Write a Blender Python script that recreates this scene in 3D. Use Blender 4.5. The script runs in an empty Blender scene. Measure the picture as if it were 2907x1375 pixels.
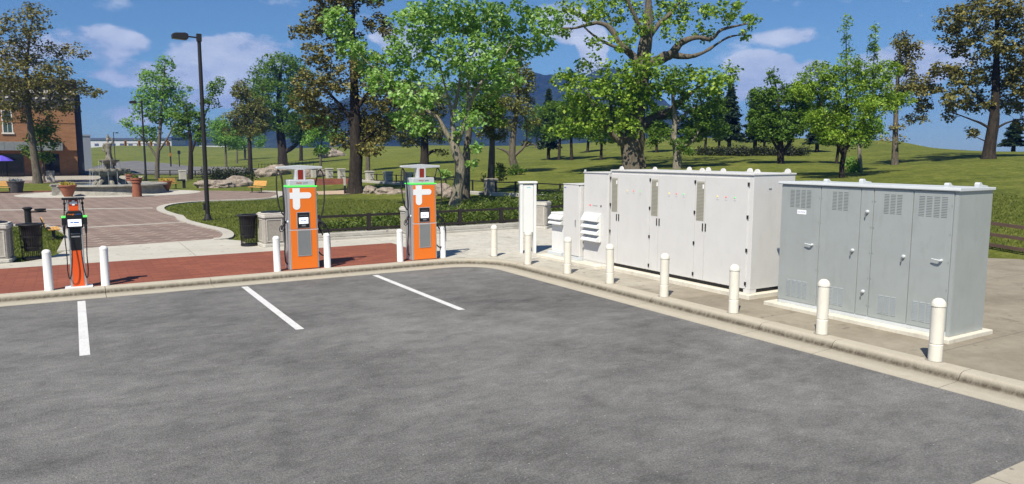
import bpy, bmesh, math, random
import numpy as np
from mathutils import Vector, Matrix, geometry
R = math.radians
scene = bpy.context.scene
COL = scene.collection
rng = np.random.default_rng(7)
random.seed(7)

# ------------------------------------------------------------------ helpers
class MB:
    """collects vertices and faces of one mesh"""
    def __init__(s): s.v = []; s.f = []
    def add(s, vs, fs):
        o = len(s.v); s.v += [tuple(p) for p in vs]; s.f += [tuple(i + o for i in f) for f in fs]; return s
    def box(s, x0, y0, z0, x1, y1, z1):
        v = [(x0,y0,z0),(x1,y0,z0),(x1,y1,z0),(x0,y1,z0),(x0,y0,z1),(x1,y0,z1),(x1,y1,z1),(x0,y1,z1)]
        return s.add(v, [(3,2,1,0),(4,5,6,7),(0,1,5,4),(1,2,6,5),(2,3,7,6),(3,0,4,7)])
    def prism(s, poly, z0, z1):
        n = len(poly); a = sum(poly[i][0]*poly[(i+1)%n][1]-poly[(i+1)%n][0]*poly[i][1] for i in range(n))
        if a < 0: poly = poly[::-1]
        v = [(p[0],p[1],z0) for p in poly] + [(p[0],p[1],z1) for p in poly]
        f = [tuple(range(n-1,-1,-1)), tuple(range(n,2*n))] + [(i,(i+1)%n,n+(i+1)%n,n+i) for i in range(n)]
        return s.add(v, f)
    def ext(s, poly, axis, a0, a1):
        """prism of a 2-D polygon along axis: 'x' poly=(y,z); 'y' poly=(x,z)"""
        n = len(poly)
        mk = (lambda p, a: (a, p[0], p[1])) if axis == 'x' else (lambda p, a: (p[0], a, p[1]))
        v = [mk(p, a0) for p in poly] + [mk(p, a1) for p in poly]
        f = [tuple(range(n)), tuple(range(2*n-1, n-1, -1))] + [(i, n+i, n+(i+1)%n, (i+1)%n) for i in range(n)]
        return s.add(v, f)
    def lathe(s, prof, c=(0,0,0), n=20, mod=None, cap=True):
        v = []; m = len(prof)
        for i in range(n):
            a = 2*math.pi*i/n
            for j, (r, z) in enumerate(prof):
                k = mod(a, j, r, z) if mod else 1
                v.append((c[0]+r*k*math.cos(a), c[1]+r*k*math.sin(a), c[2]+z))
        f = [(i*m+j, ((i+1)%n)*m+j, ((i+1)%n)*m+j+1, i*m+j+1) for i in range(n) for j in range(m-1)]
        if cap:
            f.append(tuple(i*m for i in range(n-1,-1,-1))); f.append(tuple(i*m+m-1 for i in range(n)))
        return s.add(v, f)
    def tube(s, pts, rad, n=8, cap=True):
        pts = [Vector(p) for p in pts]; k = len(pts)
        rs = rad if hasattr(rad, '__len__') else [rad]*k
        v = []; up = None
        for i, p in enumerate(pts):
            d = (pts[min(i+1,k-1)] - pts[max(i-1,0)])
            d = d.normalized() if d.length > 1e-9 else Vector((0,0,1))
            if up is None: up = Vector((1,0,0)) if abs(d.x) < .8 else Vector((0,1,0))
            u = (up - d*up.dot(d)); u = u.normalized() if u.length > 1e-6 else d.orthogonal().normalized()
            up = u; w = d.cross(u)
            for j in range(n):
                a = 2*math.pi*j/n; v.append(tuple(p + (u*math.cos(a)+w*math.sin(a))*rs[i]))
        f = [(i*n+j, i*n+(j+1)%n, (i+1)*n+(j+1)%n, (i+1)*n+j) for i in range(k-1) for j in range(n)]
        if cap: f += [tuple(range(n-1,-1,-1)), tuple((k-1)*n+j for j in range(n))]
        return s.add(v, f)
    def cyl(s, p0, p1, r0, r1=None, n=12): return s.tube([p0, p1], [r0, r0 if r1 is None else r1], n)
    def build(s, name, mat, parent=None, smooth=False, bevel=0, seg=2):
        me = bpy.data.meshes.new(name); me.from_pydata(s.v, [], s.f); me.update()
        bm = bmesh.new(); bm.from_mesh(me); bmesh.ops.recalc_face_normals(bm, faces=bm.faces); bm.to_mesh(me); bm.free()
        if smooth:
            me.polygons.foreach_set('use_smooth', [True]*len(me.polygons)); me.set_sharp_from_angle(angle=R(38))
        return link(name, me, mat, parent, bevel, seg)
def link(name, me, mat, parent=None, bevel=0, seg=2):
    o = bpy.data.objects.new(name, me); COL.objects.link(o)
    if mat: me.materials.append(mat)
    if parent: o.parent = parent
    if bevel:
        b = o.modifiers.new('bevel', 'BEVEL'); b.width = bevel; b.segments = seg; b.limit_method = 'ANGLE'; b.angle_limit = R(35)
        b.harden_normals = False
    return o
def tag(o, label, cat, group=None, kind=None):
    o['label'] = label; o['category'] = cat
    if group: o['group'] = group
    if kind: o['kind'] = kind
    return o
def struct(o, label=None):
    o['kind'] = 'structure'
    if label: o['label'] = label
    return o
def thing(name, label, cat, loc=(0,0,0), rz=0, group=None):
    o = bpy.data.objects.new(name, None); COL.objects.link(o); o.empty_display_size = .2
    o.location = loc; o.rotation_euler = (0,0,rz); return tag(o, label, cat, group)
def copy_tree(o, parent=None):
    c = o.copy(); COL.objects.link(c)
    if parent: c.parent = parent
    for ch in list(o.children): copy_tree(ch, c)
    return c
def again(o, loc, label, rz=None, sc=None):
    c = copy_tree(o); c.location = loc; c['label'] = label
    if rz is not None: c.rotation_euler = (0,0,rz)
    if sc is not None: c.scale = sc if hasattr(sc, '__len__') else (sc,)*3
    return c
def np_mesh(name, V, F, mat, parent=None, smooth=False):
    """V (n,3), F (m,k)"""
    me = bpy.data.meshes.new(name); V = np.asarray(V, np.float32); F = np.asarray(F, np.int32)
    me.vertices.add(len(V)); me.vertices.foreach_set('co', V.ravel())
    me.loops.add(F.size); me.loops.foreach_set('vertex_index', F.ravel())
    me.polygons.add(len(F)); me.polygons.foreach_set('loop_start', np.arange(0, F.size, F.shape[1], dtype=np.int32))
    if smooth: me.polygons.foreach_set('use_smooth', np.ones(len(F), bool))
    me.update(calc_edges=True); me.validate()
    return link(name, me, mat, parent)
def lettering(name, text, size, mat, parent, loc, rot, ext=.001):
    cu = bpy.data.curves.new(name, 'FONT'); cu.body = text; cu.size = size; cu.extrude = ext
    cu.align_x = 'CENTER'; cu.align_y = 'CENTER'
    o = bpy.data.objects.new(name, cu); COL.objects.link(o); cu.materials.append(mat)
    bpy.context.view_layer.update()
    me = bpy.data.meshes.new_from_object(o.evaluated_get(bpy.context.evaluated_depsgraph_get())); bpy.data.objects.remove(o); me.name = name
    o = bpy.data.objects.new(name, me); COL.objects.link(o)
    o.parent = parent; o.location = loc; o.rotation_euler = rot; return o

# ------------------------------------------------------------------ materials
class NT:
    def __init__(s, name):
        s.m = bpy.data.materials.new(name); s.m.use_nodes = True; s.t = s.m.node_tree; s.t.nodes.clear()
        s.out = s.t.nodes.new('ShaderNodeOutputMaterial')
    def n(s, typ, **k):
        o = s.t.nodes.new('ShaderNode'+typ)
        for a, b in k.items():
            if a.startswith('i_'):
                key = a[2:]; key = int(key) if key.isdigit() else key.replace('_', ' ')
                s.set(o.inputs[key], b)
            else: setattr(o, a, b)
        return o
    def set(s, sock, b):
        if isinstance(b, bpy.types.NodeSocket): s.t.links.new(b, sock)
        else: sock.default_value = (tuple(b)+(1,))[:4] if (isinstance(b, tuple) and len(b) == 3 and sock.type == 'RGBA') else b
    def mix(s, fac, a, b, mode='MIX'):
        o = s.n('Mix', data_type='RGBA', blend_type=mode); s.set(o.inputs[0], fac); s.set(o.inputs[6], a); s.set(o.inputs[7], b); return o.outputs[2]
    def math(s, op, a, b=0.0, c=None):
        o = s.n('Math', operation=op); s.set(o.inputs[0], a); s.set(o.inputs[1], b)
        if c is not None: s.set(o.inputs[2], c)
        return o.outputs[0]
    def noise(s, scale, detail=4, rough=.55, vec=None, dist=0):
        o = s.n('TexNoise', i_Scale=scale, i_Detail=detail, i_Roughness=rough, i_Distortion=dist)
        if vec: s.set(o.inputs['Vector'], vec)
        return o.outputs[0]
    def ramp(s, fac, stops):
        o = s.n('ValToRGB'); e = o.color_ramp.elements
        while len(e) > len(stops): e.remove(e[-1])
        while len(e) < len(stops): e.new(.5)
        for q, (p, c) in zip(e, stops): q.position = p; q.color = (tuple(c)+(1,))[:4] if hasattr(c, '__len__') else (c,c,c,1)
        s.set(o.inputs[0], fac); return o.outputs[0]
    def pos(s): return s.n('NewGeometry').outputs['Position']
    def obj(s): return s.n('TexCoord').outputs['Object']
    def scale(s, v, xyz):
        o = s.n('Mapping'); s.set(o.inputs['Vector'], v); o.inputs['Scale'].default_value = xyz; return o.outputs[0]
    def bsdf(s, col, rough=.6, spec=.4, metal=0, bump=None, bstr=.3, bdist=.02):
        p = s.n('BsdfPrincipled'); s.set(p.inputs['Base Color'], col); s.set(p.inputs['Roughness'], rough)
        s.set(p.inputs['Specular IOR Level'], spec); s.set(p.inputs['Metallic'], metal)
        if bump is not None:
            b = s.n('Bump', i_Strength=bstr, i_Distance=bdist); s.set(b.inputs['Height'], bump); s.set(p.inputs['Normal'], b.outputs[0])
        s.t.links.new(p.outputs[0], s.out.inputs[0]); s.p = p; return s.m

def paint(name, col, rough=.45, var=.08, spec=.4, metal=0, dirt=0.0):
    t = NT(name); v = t.obj()
    n1 = t.noise(2.3, 5, .6, v); n2 = t.noise(35, 3, .6, v)
    c = t.mix(t.ramp(n1, [(.3, 0), (.7, 1)]), tuple(x*(1-var) for x in col), tuple(min(1, x*(1+var*.5)) for x in col))
    if dirt:
        d = t.ramp(t.noise(7, 6, .7, t.scale(v, (1, 1, .35))), [(.52, 0), (.75, 1)])
        c = t.mix(t.math('MULTIPLY', d, dirt), c, (col[0]*.5, col[1]*.46, col[2]*.4))
    r = t.math('ADD', rough-.08, t.math('MULTIPLY', n2, .16))
    return t.bsdf(c, r, spec, metal, n2, .05, .003)
def emit(name, col, st):
    t = NT(name); p = t.n('BsdfPrincipled'); t.set(p.inputs['Base Color'], col); t.set(p.inputs['Emission Color'], col)
    n = t.noise(60, 2, .5, t.obj()); t.set(p.inputs['Emission Strength'], t.math('MULTIPLY', st, t.math('ADD', .9, t.math('MULTIPLY', n, .2))))
    t.t.links.new(p.outputs[0], t.out.inputs[0]); return t.m

def m_asphalt():
    t = NT('asphalt'); v = t.pos()
    sm = t.scale(v, (1, 1.5, 1))
    big = t.noise(.28, 5, .6, v, .5); mid = t.noise(1.6, 10, .74, sm, .35); sml = t.noise(7.5, 6, .75, sm, .6)
    grit = t.noise(42, 3, .8, v); fine = t.noise(120, 2, .7, v); sp = t.n('TexVoronoi', i_Scale=75.0); t.set(sp.inputs['Vector'], v)
    f = t.math('ADD', t.math('ADD', t.math('MULTIPLY', big, .38), t.math('MULTIPLY', mid, .42)), t.math('MULTIPLY', sml, .20))
    c = t.ramp(f, [(.36, (.074,.073,.072)), (.45, (.134,.132,.130)), (.54, (.192,.190,.186)), (.66, (.285,.281,.275))])
    c = t.mix(t.ramp(grit, [(.34, .55), (.52, 0)]), c, (.035,.035,.035))
    c = t.mix(t.ramp(grit, [(.56, 0), (.74, .40)]), c, (.46,.455,.44))
    c = t.mix(t.ramp(fine, [(.36, .35), (.55, 0)]), c, (.05,.05,.05))
    c = t.mix(t.math('MULTIPLY', t.ramp(sp.outputs['Color'], [(.95, 0), (.965, 1)]), .5), c, (.50,.49,.47))
    # worn dark pits, hairline cracks and old drips
    st = t.ramp(t.noise(2.3, 8, .82, v, 1.6), [(.62, 0), (.70, 1)])
    c = t.mix(t.math('MULTIPLY', st, .45), c, (.065,.064,.062))
    cr = t.n('TexVoronoi', feature='DISTANCE_TO_EDGE', i_Scale=.42); wob = t.n('VectorMath', operation='ADD'); t.set(wob.inputs[0], v)
    nz = t.n('TexNoise', i_Scale=1.7, i_Detail=6.0); t.set(nz.inputs['Vector'], v); t.set(wob.inputs[1], nz.outputs['Color']); t.set(cr.inputs['Vector'], wob.outputs[0])
    crk = t.math('MULTIPLY', t.ramp(cr.outputs['Distance'], [(.0, 1), (.006, 0)]), t.ramp(t.noise(.5, 4, .6, v), [(.52, 0), (.62, .5)]))
    c = t.mix(crk, c, (.05,.05,.05))
    dr = t.n('TexVoronoi', i_Scale=.55); t.set(dr.inputs['Vector'], v); c = t.mix(t.ramp(dr.outputs['Distance'], [(.05, .35), (.12, 0)]), c, (.07,.068,.065))
    h = t.math('ADD', grit, t.math('ADD', t.math('MULTIPLY', sml, .25), t.math('MULTIPLY', sp.outputs['Distance'], .6)))
    return t.bsdf(c, .88, .2, 0, h, .8, .010)
def m_concrete(name, a, b, joint=0.0, warm=(.5,.45,.36), stain=.4, lighter=None):
    t = NT(name); v = t.pos()
    big = t.noise(.45, 6, .65, v, .5); mid = t.noise(4, 8, .7, v); fine = t.noise(60, 3, .7, v)
    c = t.mix(t.ramp(t.math('ADD', t.math('MULTIPLY', big, .6), t.math('MULTIPLY', mid, .4)), [(.35, 0), (.65, 1)]), a, b)
    if lighter:   # the pad's tone gets paler towards its far end
        q = t.n('SeparateXYZ'); t.set(q.inputs[0], v); f = t.n('MapRange'); t.set(f.inputs[0], t.math('ADD', q.outputs[1], t.math('MULTIPLY', big, 5))); f.inputs[1].default_value = 13; f.inputs[2].default_value = 21
        c = t.mix(f.outputs[0], c, t.mix(t.ramp(mid, [(.35, 0), (.65, 1)]), *lighter))
    c = t.mix(t.math('MULTIPLY', t.ramp(t.noise(1.3, 8, .75, v, 1.2), [(.55, 0), (.72, 1)]), stain), c, tuple(x*.62 for x in a))
    c = t.mix(t.ramp(fine, [(.3, .22), (.6, 0)]), c, tuple(x*.55 for x in a))
    spots = t.ramp(t.noise(5.5, 2, .4, v), [(.70, 0), (.73, 1)])
    c = t.mix(t.math('MULTIPLY', spots, .55), c, (.07,.065,.06))
    if joint:
        br = t.n('TexBrick', offset=0.0, i_Scale=1.0); br.inputs['Brick Width'].default_value = joint; br.inputs['Row Height'].default_value = joint*.9
        br.inputs['Mortar Size'].default_value = .012; br.inputs['Mortar Smooth'].default_value = .2
        t.set(br.inputs['Vector'], v); c = t.mix(t.math('MULTIPLY', br.outputs['Fac'], .55), c, (.10,.09,.08))
    return t.bsdf(c, .85, .25, 0, t.math('ADD', mid, t.math('MULTIPLY', fine, .5)), .25, .006)
def m_kerb():
    t = NT('kerb_concrete'); v = t.pos(); z = t.n('SeparateXYZ'); t.set(z.inputs[0], v); z = z.outputs[2]
    mid = t.noise(3.5, 8, .75, v, .8); fine = t.noise(55, 3, .7, v); drip = t.noise(13, 7, .8, t.scale(v, (1, 1, .25)))
    c = t.mix(mid, (.32,.29,.23), (.48,.445,.37))
    c = t.mix(t.ramp(fine, [(.3, .3), (.6, 0)]), c, (.22,.195,.16))
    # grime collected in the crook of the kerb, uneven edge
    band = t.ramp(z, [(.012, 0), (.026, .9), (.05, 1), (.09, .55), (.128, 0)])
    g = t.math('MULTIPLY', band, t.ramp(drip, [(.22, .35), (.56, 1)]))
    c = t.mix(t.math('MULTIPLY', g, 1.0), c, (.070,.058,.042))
    return t.bsdf(c, .88, .2, 0, t.math('ADD', mid, fine), .4, .008)
def m_brick(name, a, b, mortar, w, hgt, ms=.012, rot=0, vec='pos', bump=.3):
    t = NT(name); v = t.pos() if vec == 'pos' else t.obj()
    mp = t.n('Mapping'); t.set(mp.inputs['Vector'], v)
    mp.inputs['Rotation'].default_value = (R(90), 0, 0) if vec == 'wall' else (0, 0, rot)
    if vec == 'wall': pass
    br = t.n('TexBrick', i_Scale=1.0, i_Color1=a, i_Color2=b, i_Mortar=mortar)
    br.inputs['Brick Width'].default_value = w; br.inputs['Row Height'].default_value = hgt; br.inputs['Mortar Size'].default_value = ms
    br.inputs['Mortar Smooth'].default_value = .3; br.inputs['Bias'].default_value = -.1
    t.set(br.inputs['Vector'], mp.outputs[0])
    n1 = t.noise(.8, 6, .65, v, .5); n2 = t.noise(30, 4, .7, v)
    c = t.mix(t.ramp(n1, [(.35, 0), (.68, 1)]), t.mix(.35, br.outputs['Color'], tuple(x*.45 for x in a)), br.outputs['Color'])
    c = t.mix(t.ramp(n2, [(.3, .3), (.6, 0)]), c, tuple(x*.4 for x in a))
    return t.bsdf(c, .85, .25, 0, t.math('SUBTRACT', t.math('MULTIPLY', n2, .4), br.outputs['Fac']), bump, .006)
def m_grass():
    t = NT('lawn_grass'); v = t.pos()
    big = t.noise(.05, 5, .6, v, .4); mid = t.noise(.55, 7, .7, v, .5); fine = t.noise(6, 6, .8, v); vf = t.noise(38, 3, .8, v)
    patch = t.noise(.16, 6, .7, t.scale(v, (1, 1, 0)), .8)
    c = t.ramp(t.math('ADD', t.math('ADD', t.math('MULTIPLY', big, .25), t.math('MULTIPLY', patch, .35)), t.math('MULTIPLY', mid, .40)), [(.40, (.078,.100,.013)), (.5, (.132,.156,.022)), (.60, (.205,.212,.040))])
    c = t.mix(t.ramp(fine, [(.36, .8), (.60, 0)]), c, (.045,.064,.009))
    c = t.mix(t.ramp(t.noise(1.7, 7, .8, v, .8), [(.48, 0), (.68, .65)]), c, (.25,.26,.06))
    dry = t.ramp(t.noise(.9, 7, .75, v, 1.0), [(.60, 0), (.75, .45)])
    c = t.mix(dry, c, (.19,.16,.06))
    lump = t.noise(.22, 4, .6, v); return t.bsdf(c, .9, .15, 0, t.math('ADD', t.math('ADD', fine, vf), t.math('MULTIPLY', lump, 22)), .8, .06)
def m_leaf(name, cols, trans=.38):
    t = NT(name); g = t.n('NewGeometry'); n = t.noise(.9, 3, .5, g.outputs['Position'])
    f = t.math('ADD', t.math('MULTIPLY', g.outputs['Random Per Island'], .62), t.math('MULTIPLY', n, .38))
    k = len(cols); c = t.ramp(f, [(.12 + .76*i/(k-1), q) for i, q in enumerate(cols)])
    d = t.n('BsdfPrincipled', i_Roughness=.55); t.set(d.inputs['Base Color'], c); d.inputs['Specular IOR Level'].default_value = .3
    tr = t.n('BsdfTranslucent'); t.set(tr.inputs[0], t.mix(.35, c, (.34,.46,.03), 'MIX') if cols[1][1] > cols[1][0]*1.15 else t.mix(.2, c, (.22,.18,.04)))
    mx = t.n('MixShader', i_0=trans); t.t.links.new(d.outputs[0], mx.inputs[1]); t.t.links.new(tr.outputs[0], mx.inputs[2])
    t.t.links.new(mx.outputs[0], t.out.inputs[0]); return t.m
def m_bark(name, a, b):
    t = NT(name); v = t.obj(); s = t.scale(v, (1, 1, .22))
    n = t.noise(5, 8, .75, s, 1.2); n2 = t.noise(14, 5, .7, s)
    c = t.mix(t.ramp(n, [(.32, 0), (.66, 1)]), a, b); c = t.mix(t.ramp(n2, [(.36, .55), (.55, 0)]), c, tuple(x*.3 for x in a))
    return t.bsdf(c, .9, .15, 0, t.math('ADD', n, n2), .9, .06)
def m_rock():
    t = NT('boulder_stone'); v = t.obj(); n = t.noise(1.4, 9, .7, v, .8); n2 = t.noise(11, 5, .7, v)
    c = t.ramp(n, [(.3, (.15,.12,.10)), (.5, (.33,.275,.225)), (.7, (.46,.40,.34))]); c = t.mix(t.ramp(n2, [(.35, .5), (.55, 0)]), c, (.12,.10,.09))
    return t.bsdf(c, .9, .2, 0, t.math('ADD', n, n2), .8, .08)
def m_stone(name, a, b, sc=6.0):
    t = NT(name); v = t.obj(); n = t.noise(sc, 8, .72, v, .6); n2 = t.noise(sc*9, 3, .7, v)
    c = t.mix(t.ramp(n, [(.32, 0), (.66, 1)]), a, b); c = t.mix(t.ramp(n2, [(.34, .5), (.58, 0)]), c, tuple(x*.4 for x in a))
    return t.bsdf(c, .88, .2, 0, t.math('ADD', n, n2), .5, .01)
def m_wood(name, a, b):
    t = NT(name); v = t.obj(); n = t.noise(7, 6, .6, t.scale(v, (.15, 1, 1)), .8)
    return t.bsdf(t.mix(t.ramp(n, [(.3, 0), (.7, 1)]), a, b), .6, .3, 0, n, .2, .004)
def m_glass(name, col, rough=.06):
    t = NT(name); n = t.noise(3, 2, .5, t.obj()); return t.bsdf(t.mix(n, col, tuple(x*1.6 for x in col)), rough, .6)
def m_line():
    t = NT('line_paint'); v = t.pos(); n = t.noise(26, 6, .75, v); n2 = t.noise(2.2, 5, .7, v)
    c = t.mix(t.ramp(t.math('ADD', t.math('MULTIPLY', n, .7), t.math('MULTIPLY', n2, .3)), [(.36, 0), (.47, 1)]), (.26,.26,.255), (.60,.60,.60))
    return t.bsdf(t.mix(t.ramp(n2, [(.4, .25), (.6, 0)]), c, (.5,.5,.5)), .75, .3, 0, n, .3, .004)

M = dict(
 asphalt=m_asphalt(), grass=m_grass(), kerb=m_kerb(), line=m_line(), neckred=paint('neck_shaded_red', (.22,.022,.008), .4, .15), rock=m_rock(),
 walk=m_concrete('sidewalk_concrete', (.40,.38,.33), (.51,.49,.435), 2.9),
 walk2=m_concrete('utility_pad_concrete', (.185,.160,.122), (.315,.282,.222), 3.2, stain=.75, lighter=((.42,.40,.35),(.54,.52,.465))),
 apron=m_concrete('apron_concrete', (.30,.27,.215), (.42,.385,.32), 2.4),
 wallc=m_concrete('retaining_concrete', (.30,.285,.25), (.50,.48,.44), 0, stain=.65),
 edging=m_concrete('edging_concrete', (.38,.355,.31), (.49,.47,.42), 0),
 pad=paint('pad_concrete', (.62,.585,.50), .8, .16, .2, 0, .5),
 redbrick=m_brick('red_paver', (.285,.094,.056), (.21,.068,.045), (.165,.058,.042), .42, .21, .012),
 paver=m_brick('plaza_paver', (.245,.175,.145), (.165,.120,.105), (.44,.38,.32), .95, .48, .035, R(38)),
 facade=m_brick('facade_brick', (.33,.150,.060), (.245,.108,.046), (.27,.19,.13), .55, .16, .02, 0, 'wall', .2),
 lowbrick=m_brick('low_wall_brick', (.27,.075,.05), (.19,.055,.04), (.22,.13,.10), .5, .14, .02, 0, 'wall', .2),
 white=paint('white_cabinet_paint', (.60,.595,.585), .42, .04, .4, 0, .13),
 white2=paint('white_sheet_metal', (.68,.685,.675), .42, .035, .4, 0, .05),
 seam=paint('seam_shadow_gap', (.16,.16,.165), .7),
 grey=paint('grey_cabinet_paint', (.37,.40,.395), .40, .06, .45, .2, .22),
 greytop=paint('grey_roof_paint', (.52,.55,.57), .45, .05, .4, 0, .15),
 slot=paint('louvre_slot_dark', (.14,.15,.15), .7),
 vent=paint('beige_vent_grille', (.40,.385,.32), .6, .1),
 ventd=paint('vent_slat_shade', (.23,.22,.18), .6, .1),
 bollw=paint('white_bollard_plastic', (.74,.735,.73), .38, .03, .45, 0, .05),
 bollc=paint('cream_bollard_paint', (.70,.67,.59), .5, .08, .4, 0, .34),
 ring=paint('bollard_base_ring', (.22,.20,.17), .8),
 black=paint('black_plastic', (.013,.013,.015), .42, .2),
 blackm=paint('black_metal', (.018,.017,.017), .5, .2),
 brownm=paint('brown_black_fence_paint', (.020,.015,.014), .55, .2),
 brownr=paint('brown_rail_paint', (.085,.052,.04), .7, .2),
 rubber=paint('cable_rubber', (.012,.012,.013), .6, .2),
 orange=paint('orange_panel', (.80,.185,.018), .38, .03),
 redor=paint('red_orange_panel', (.78,.105,.018), .4, .04),
 red=paint('red_panel', (.36,.035,.010), .4, .05),
 silver=paint('silver_aluminium', (.47,.48,.49), .38, .04, .5, .55),
 silverl=paint('pale_aluminium', (.62,.63,.645), .4, .04, .5, .3),
 grille=paint('grille_slat_grey', (.36,.37,.375), .5, .06, .4, .3),
 logo=paint('white_vinyl', (.85,.85,.85), .5, .01),
 led=emit('green_status_light', (.10,.85,.10), .55), screen=emit('screen_glow', (.75,.80,.85), .55),
 ledy=emit('yellow_pilot_lamp', (.85,.62,.05), .4), ledr=emit('red_pilot_lamp', (.75,.03,.04), .4), ledg=emit('green_pilot_lamp', (.06,.70,.12), .4),
 tred=paint('red_print', (.55,.05,.05), .5), tgrey=paint('grey_print', (.18,.19,.2), .5), tblue=paint('blue_print', (.05,.16,.50), .5), tteal=paint('teal_print', (.10,.50,.55), .5),
 torange=paint('orange_print', (.85,.25,.03), .5), steel=paint('steel_handle', (.45,.46,.47), .3, .05, .5, .8),
 aggregate=m_stone('exposed_aggregate', (.30,.28,.245), (.44,.415,.37), 22), binc=m_stone('bin_concrete', (.48,.46,.41), (.60,.58,.53), 8),
 fount=m_stone('weathered_stone', (.115,.105,.085), (.36,.335,.28), 4), basin=m_stone('basin_stone', (.20,.19,.165), (.40,.385,.345), 2),
 terra=m_stone('terracotta', (.25,.092,.052), (.35,.14,.085), 5), dpot=m_stone('dark_clay', (.05,.05,.052), (.10,.10,.10), 5),
 pier=m_stone('pier_stone', (.42,.395,.345), (.56,.53,.475), 5), pierd=m_stone('weathered_pier_stone', (.20,.185,.16), (.40,.37,.32), 4),
 wood=m_wood('bench_wood', (.50,.27,.075), (.62,.36,.12)), woodd=m_wood('brown_wood', (.28,.12,.05), (.36,.17,.07)),
 dark=m_glass('dark_shopfront', (.006,.007,.010)), wing=m_glass('wing_shade_dark', (.010,.010,.022), .5), pane=m_glass('window_pane', (.03,.05,.045)),
 awn=paint('grey_awning_metal', (.18,.20,.20), .6, .2), cornice=paint('dark_cornice', (.030,.028,.03), .6), fascia=paint('dark_fascia', (.065,.065,.075), .6, .25),
 trim=paint('pale_trim', (.62,.58,.53), .6), bwall=paint('pale_render', (.48,.49,.52), .7), bgrey=paint('blue_grey_render', (.22,.25,.30), .7), roofb=paint('slate_roof', (.07,.09,.15), .7),
 purple=paint('violet_canvas', (.10,.07,.50), .8), sigy=paint('signal_housing', (.34,.16,.02), .6), soil=paint('dark_soil', (.03,.02,.014), .9), sand=m_stone('tan_sand', (.42,.31,.22), (.50,.39,.29), 1.5),
 flower=m_leaf('yellow_flowers', [(.35,.28,.03), (.55,.42,.05), (.20,.25,.05)], .2), flowerp=m_leaf('violet_flowers', [(.18,.16,.35), (.35,.38,.42), (.10,.16,.05)], .2),
 bark=m_bark('bark_grey_brown', (.085,.070,.052), (.20,.175,.135)), barkd=m_bark('bark_dark', (.022,.018,.014), (.065,.052,.040)), barkp=m_bark('bark_pale', (.17,.150,.115), (.34,.305,.24)),
 bright=m_leaf('leaf_fresh_green', [(.050,.110,.010), (.14,.265,.020), (.28,.43,.040), (.47,.60,.10)], .46),
 maple=m_leaf('leaf_maple_green', [(.085,.195,.028), (.18,.37,.065), (.33,.54,.15), (.54,.72,.32)], .48),
 pale=m_leaf('leaf_pale_green', [(.08,.19,.025), (.17,.36,.055), (.33,.54,.14)], .45),
 mid=m_leaf('leaf_mid_green', [(.030,.075,.012), (.090,.185,.020), (.20,.33,.050)], .42),
 deep=m_leaf('leaf_deep_green', [(.018,.045,.010), (.036,.085,.014), (.075,.145,.028)], .3),
 olive=m_leaf('leaf_autumn_olive', [(.058,.062,.012), (.125,.125,.026), (.215,.195,.050), (.32,.275,.085)], .3),
 oliveg=m_leaf('leaf_olive_green', [(.055,.070,.014), (.120,.135,.026), (.21,.20,.05), (.18,.26,.05)], .3),
 needle=m_leaf('needle_dark', [(.010,.028,.016), (.018,.045,.024), (.032,.066,.034)], .15),
 hedge=m_leaf('hedge_leaf', [(.035,.070,.010), (.085,.135,.020), (.19,.235,.045)], .35), bush=m_leaf('dark_bush_leaf', [(.010,.016,.007), (.020,.028,.012), (.045,.050,.022)], .2),
 blade=m_leaf('grass_blade', [(.050,.075,.011), (.095,.125,.020), (.16,.175,.036)], .3),
)
def m_water():
    t = NT('fountain_water'); n = t.noise(9, 4, .6, t.pos(), .6); m = t.bsdf((.10,.15,.17), .06, .6, 0, n, .3, .03); return m
M['water'] = m_water()
def m_puddle():
    t = NT('puddle_water'); n = t.noise(3, 3, .5, t.pos()); return t.bsdf(t.mix(n, (.03,.035,.04), (.05,.055,.06)), .03, 1.0, 0, n, .02, .01)
M['puddle'] = m_puddle()
def m_stream():
    t = NT('falling_water'); p = t.n('BsdfPrincipled', i_Roughness=.1); t.set(p.inputs['Base Color'], (.75,.8,.85)); p.inputs['Alpha'].default_value = .28
    n = t.noise(20, 3, .6, t.scale(t.obj(), (1, 1, .1))); t.set(p.inputs['Alpha'], t.math('MULTIPLY', n, .5)); t.t.links.new(p.outputs[0], t.out.inputs[0]); return t.m
M['stream'] = m_stream()
def m_hill():
    t = NT('forested_slope'); v = t.pos(); n = t.noise(.012, 8, .75, v, .5); n2 = t.noise(.08, 6, .8, v)
    c = t.ramp(t.math('ADD', t.math('MULTIPLY', n, .5), t.math('MULTIPLY', n2, .5)), [(.38, (.004,.008,.006)), (.5, (.022,.034,.020)), (.62, (.060,.080,.045))])
    return t.bsdf(c, .95, .05, 0, n2, 1.0, 6.0)
M['hill'] = m_hill()
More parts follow.
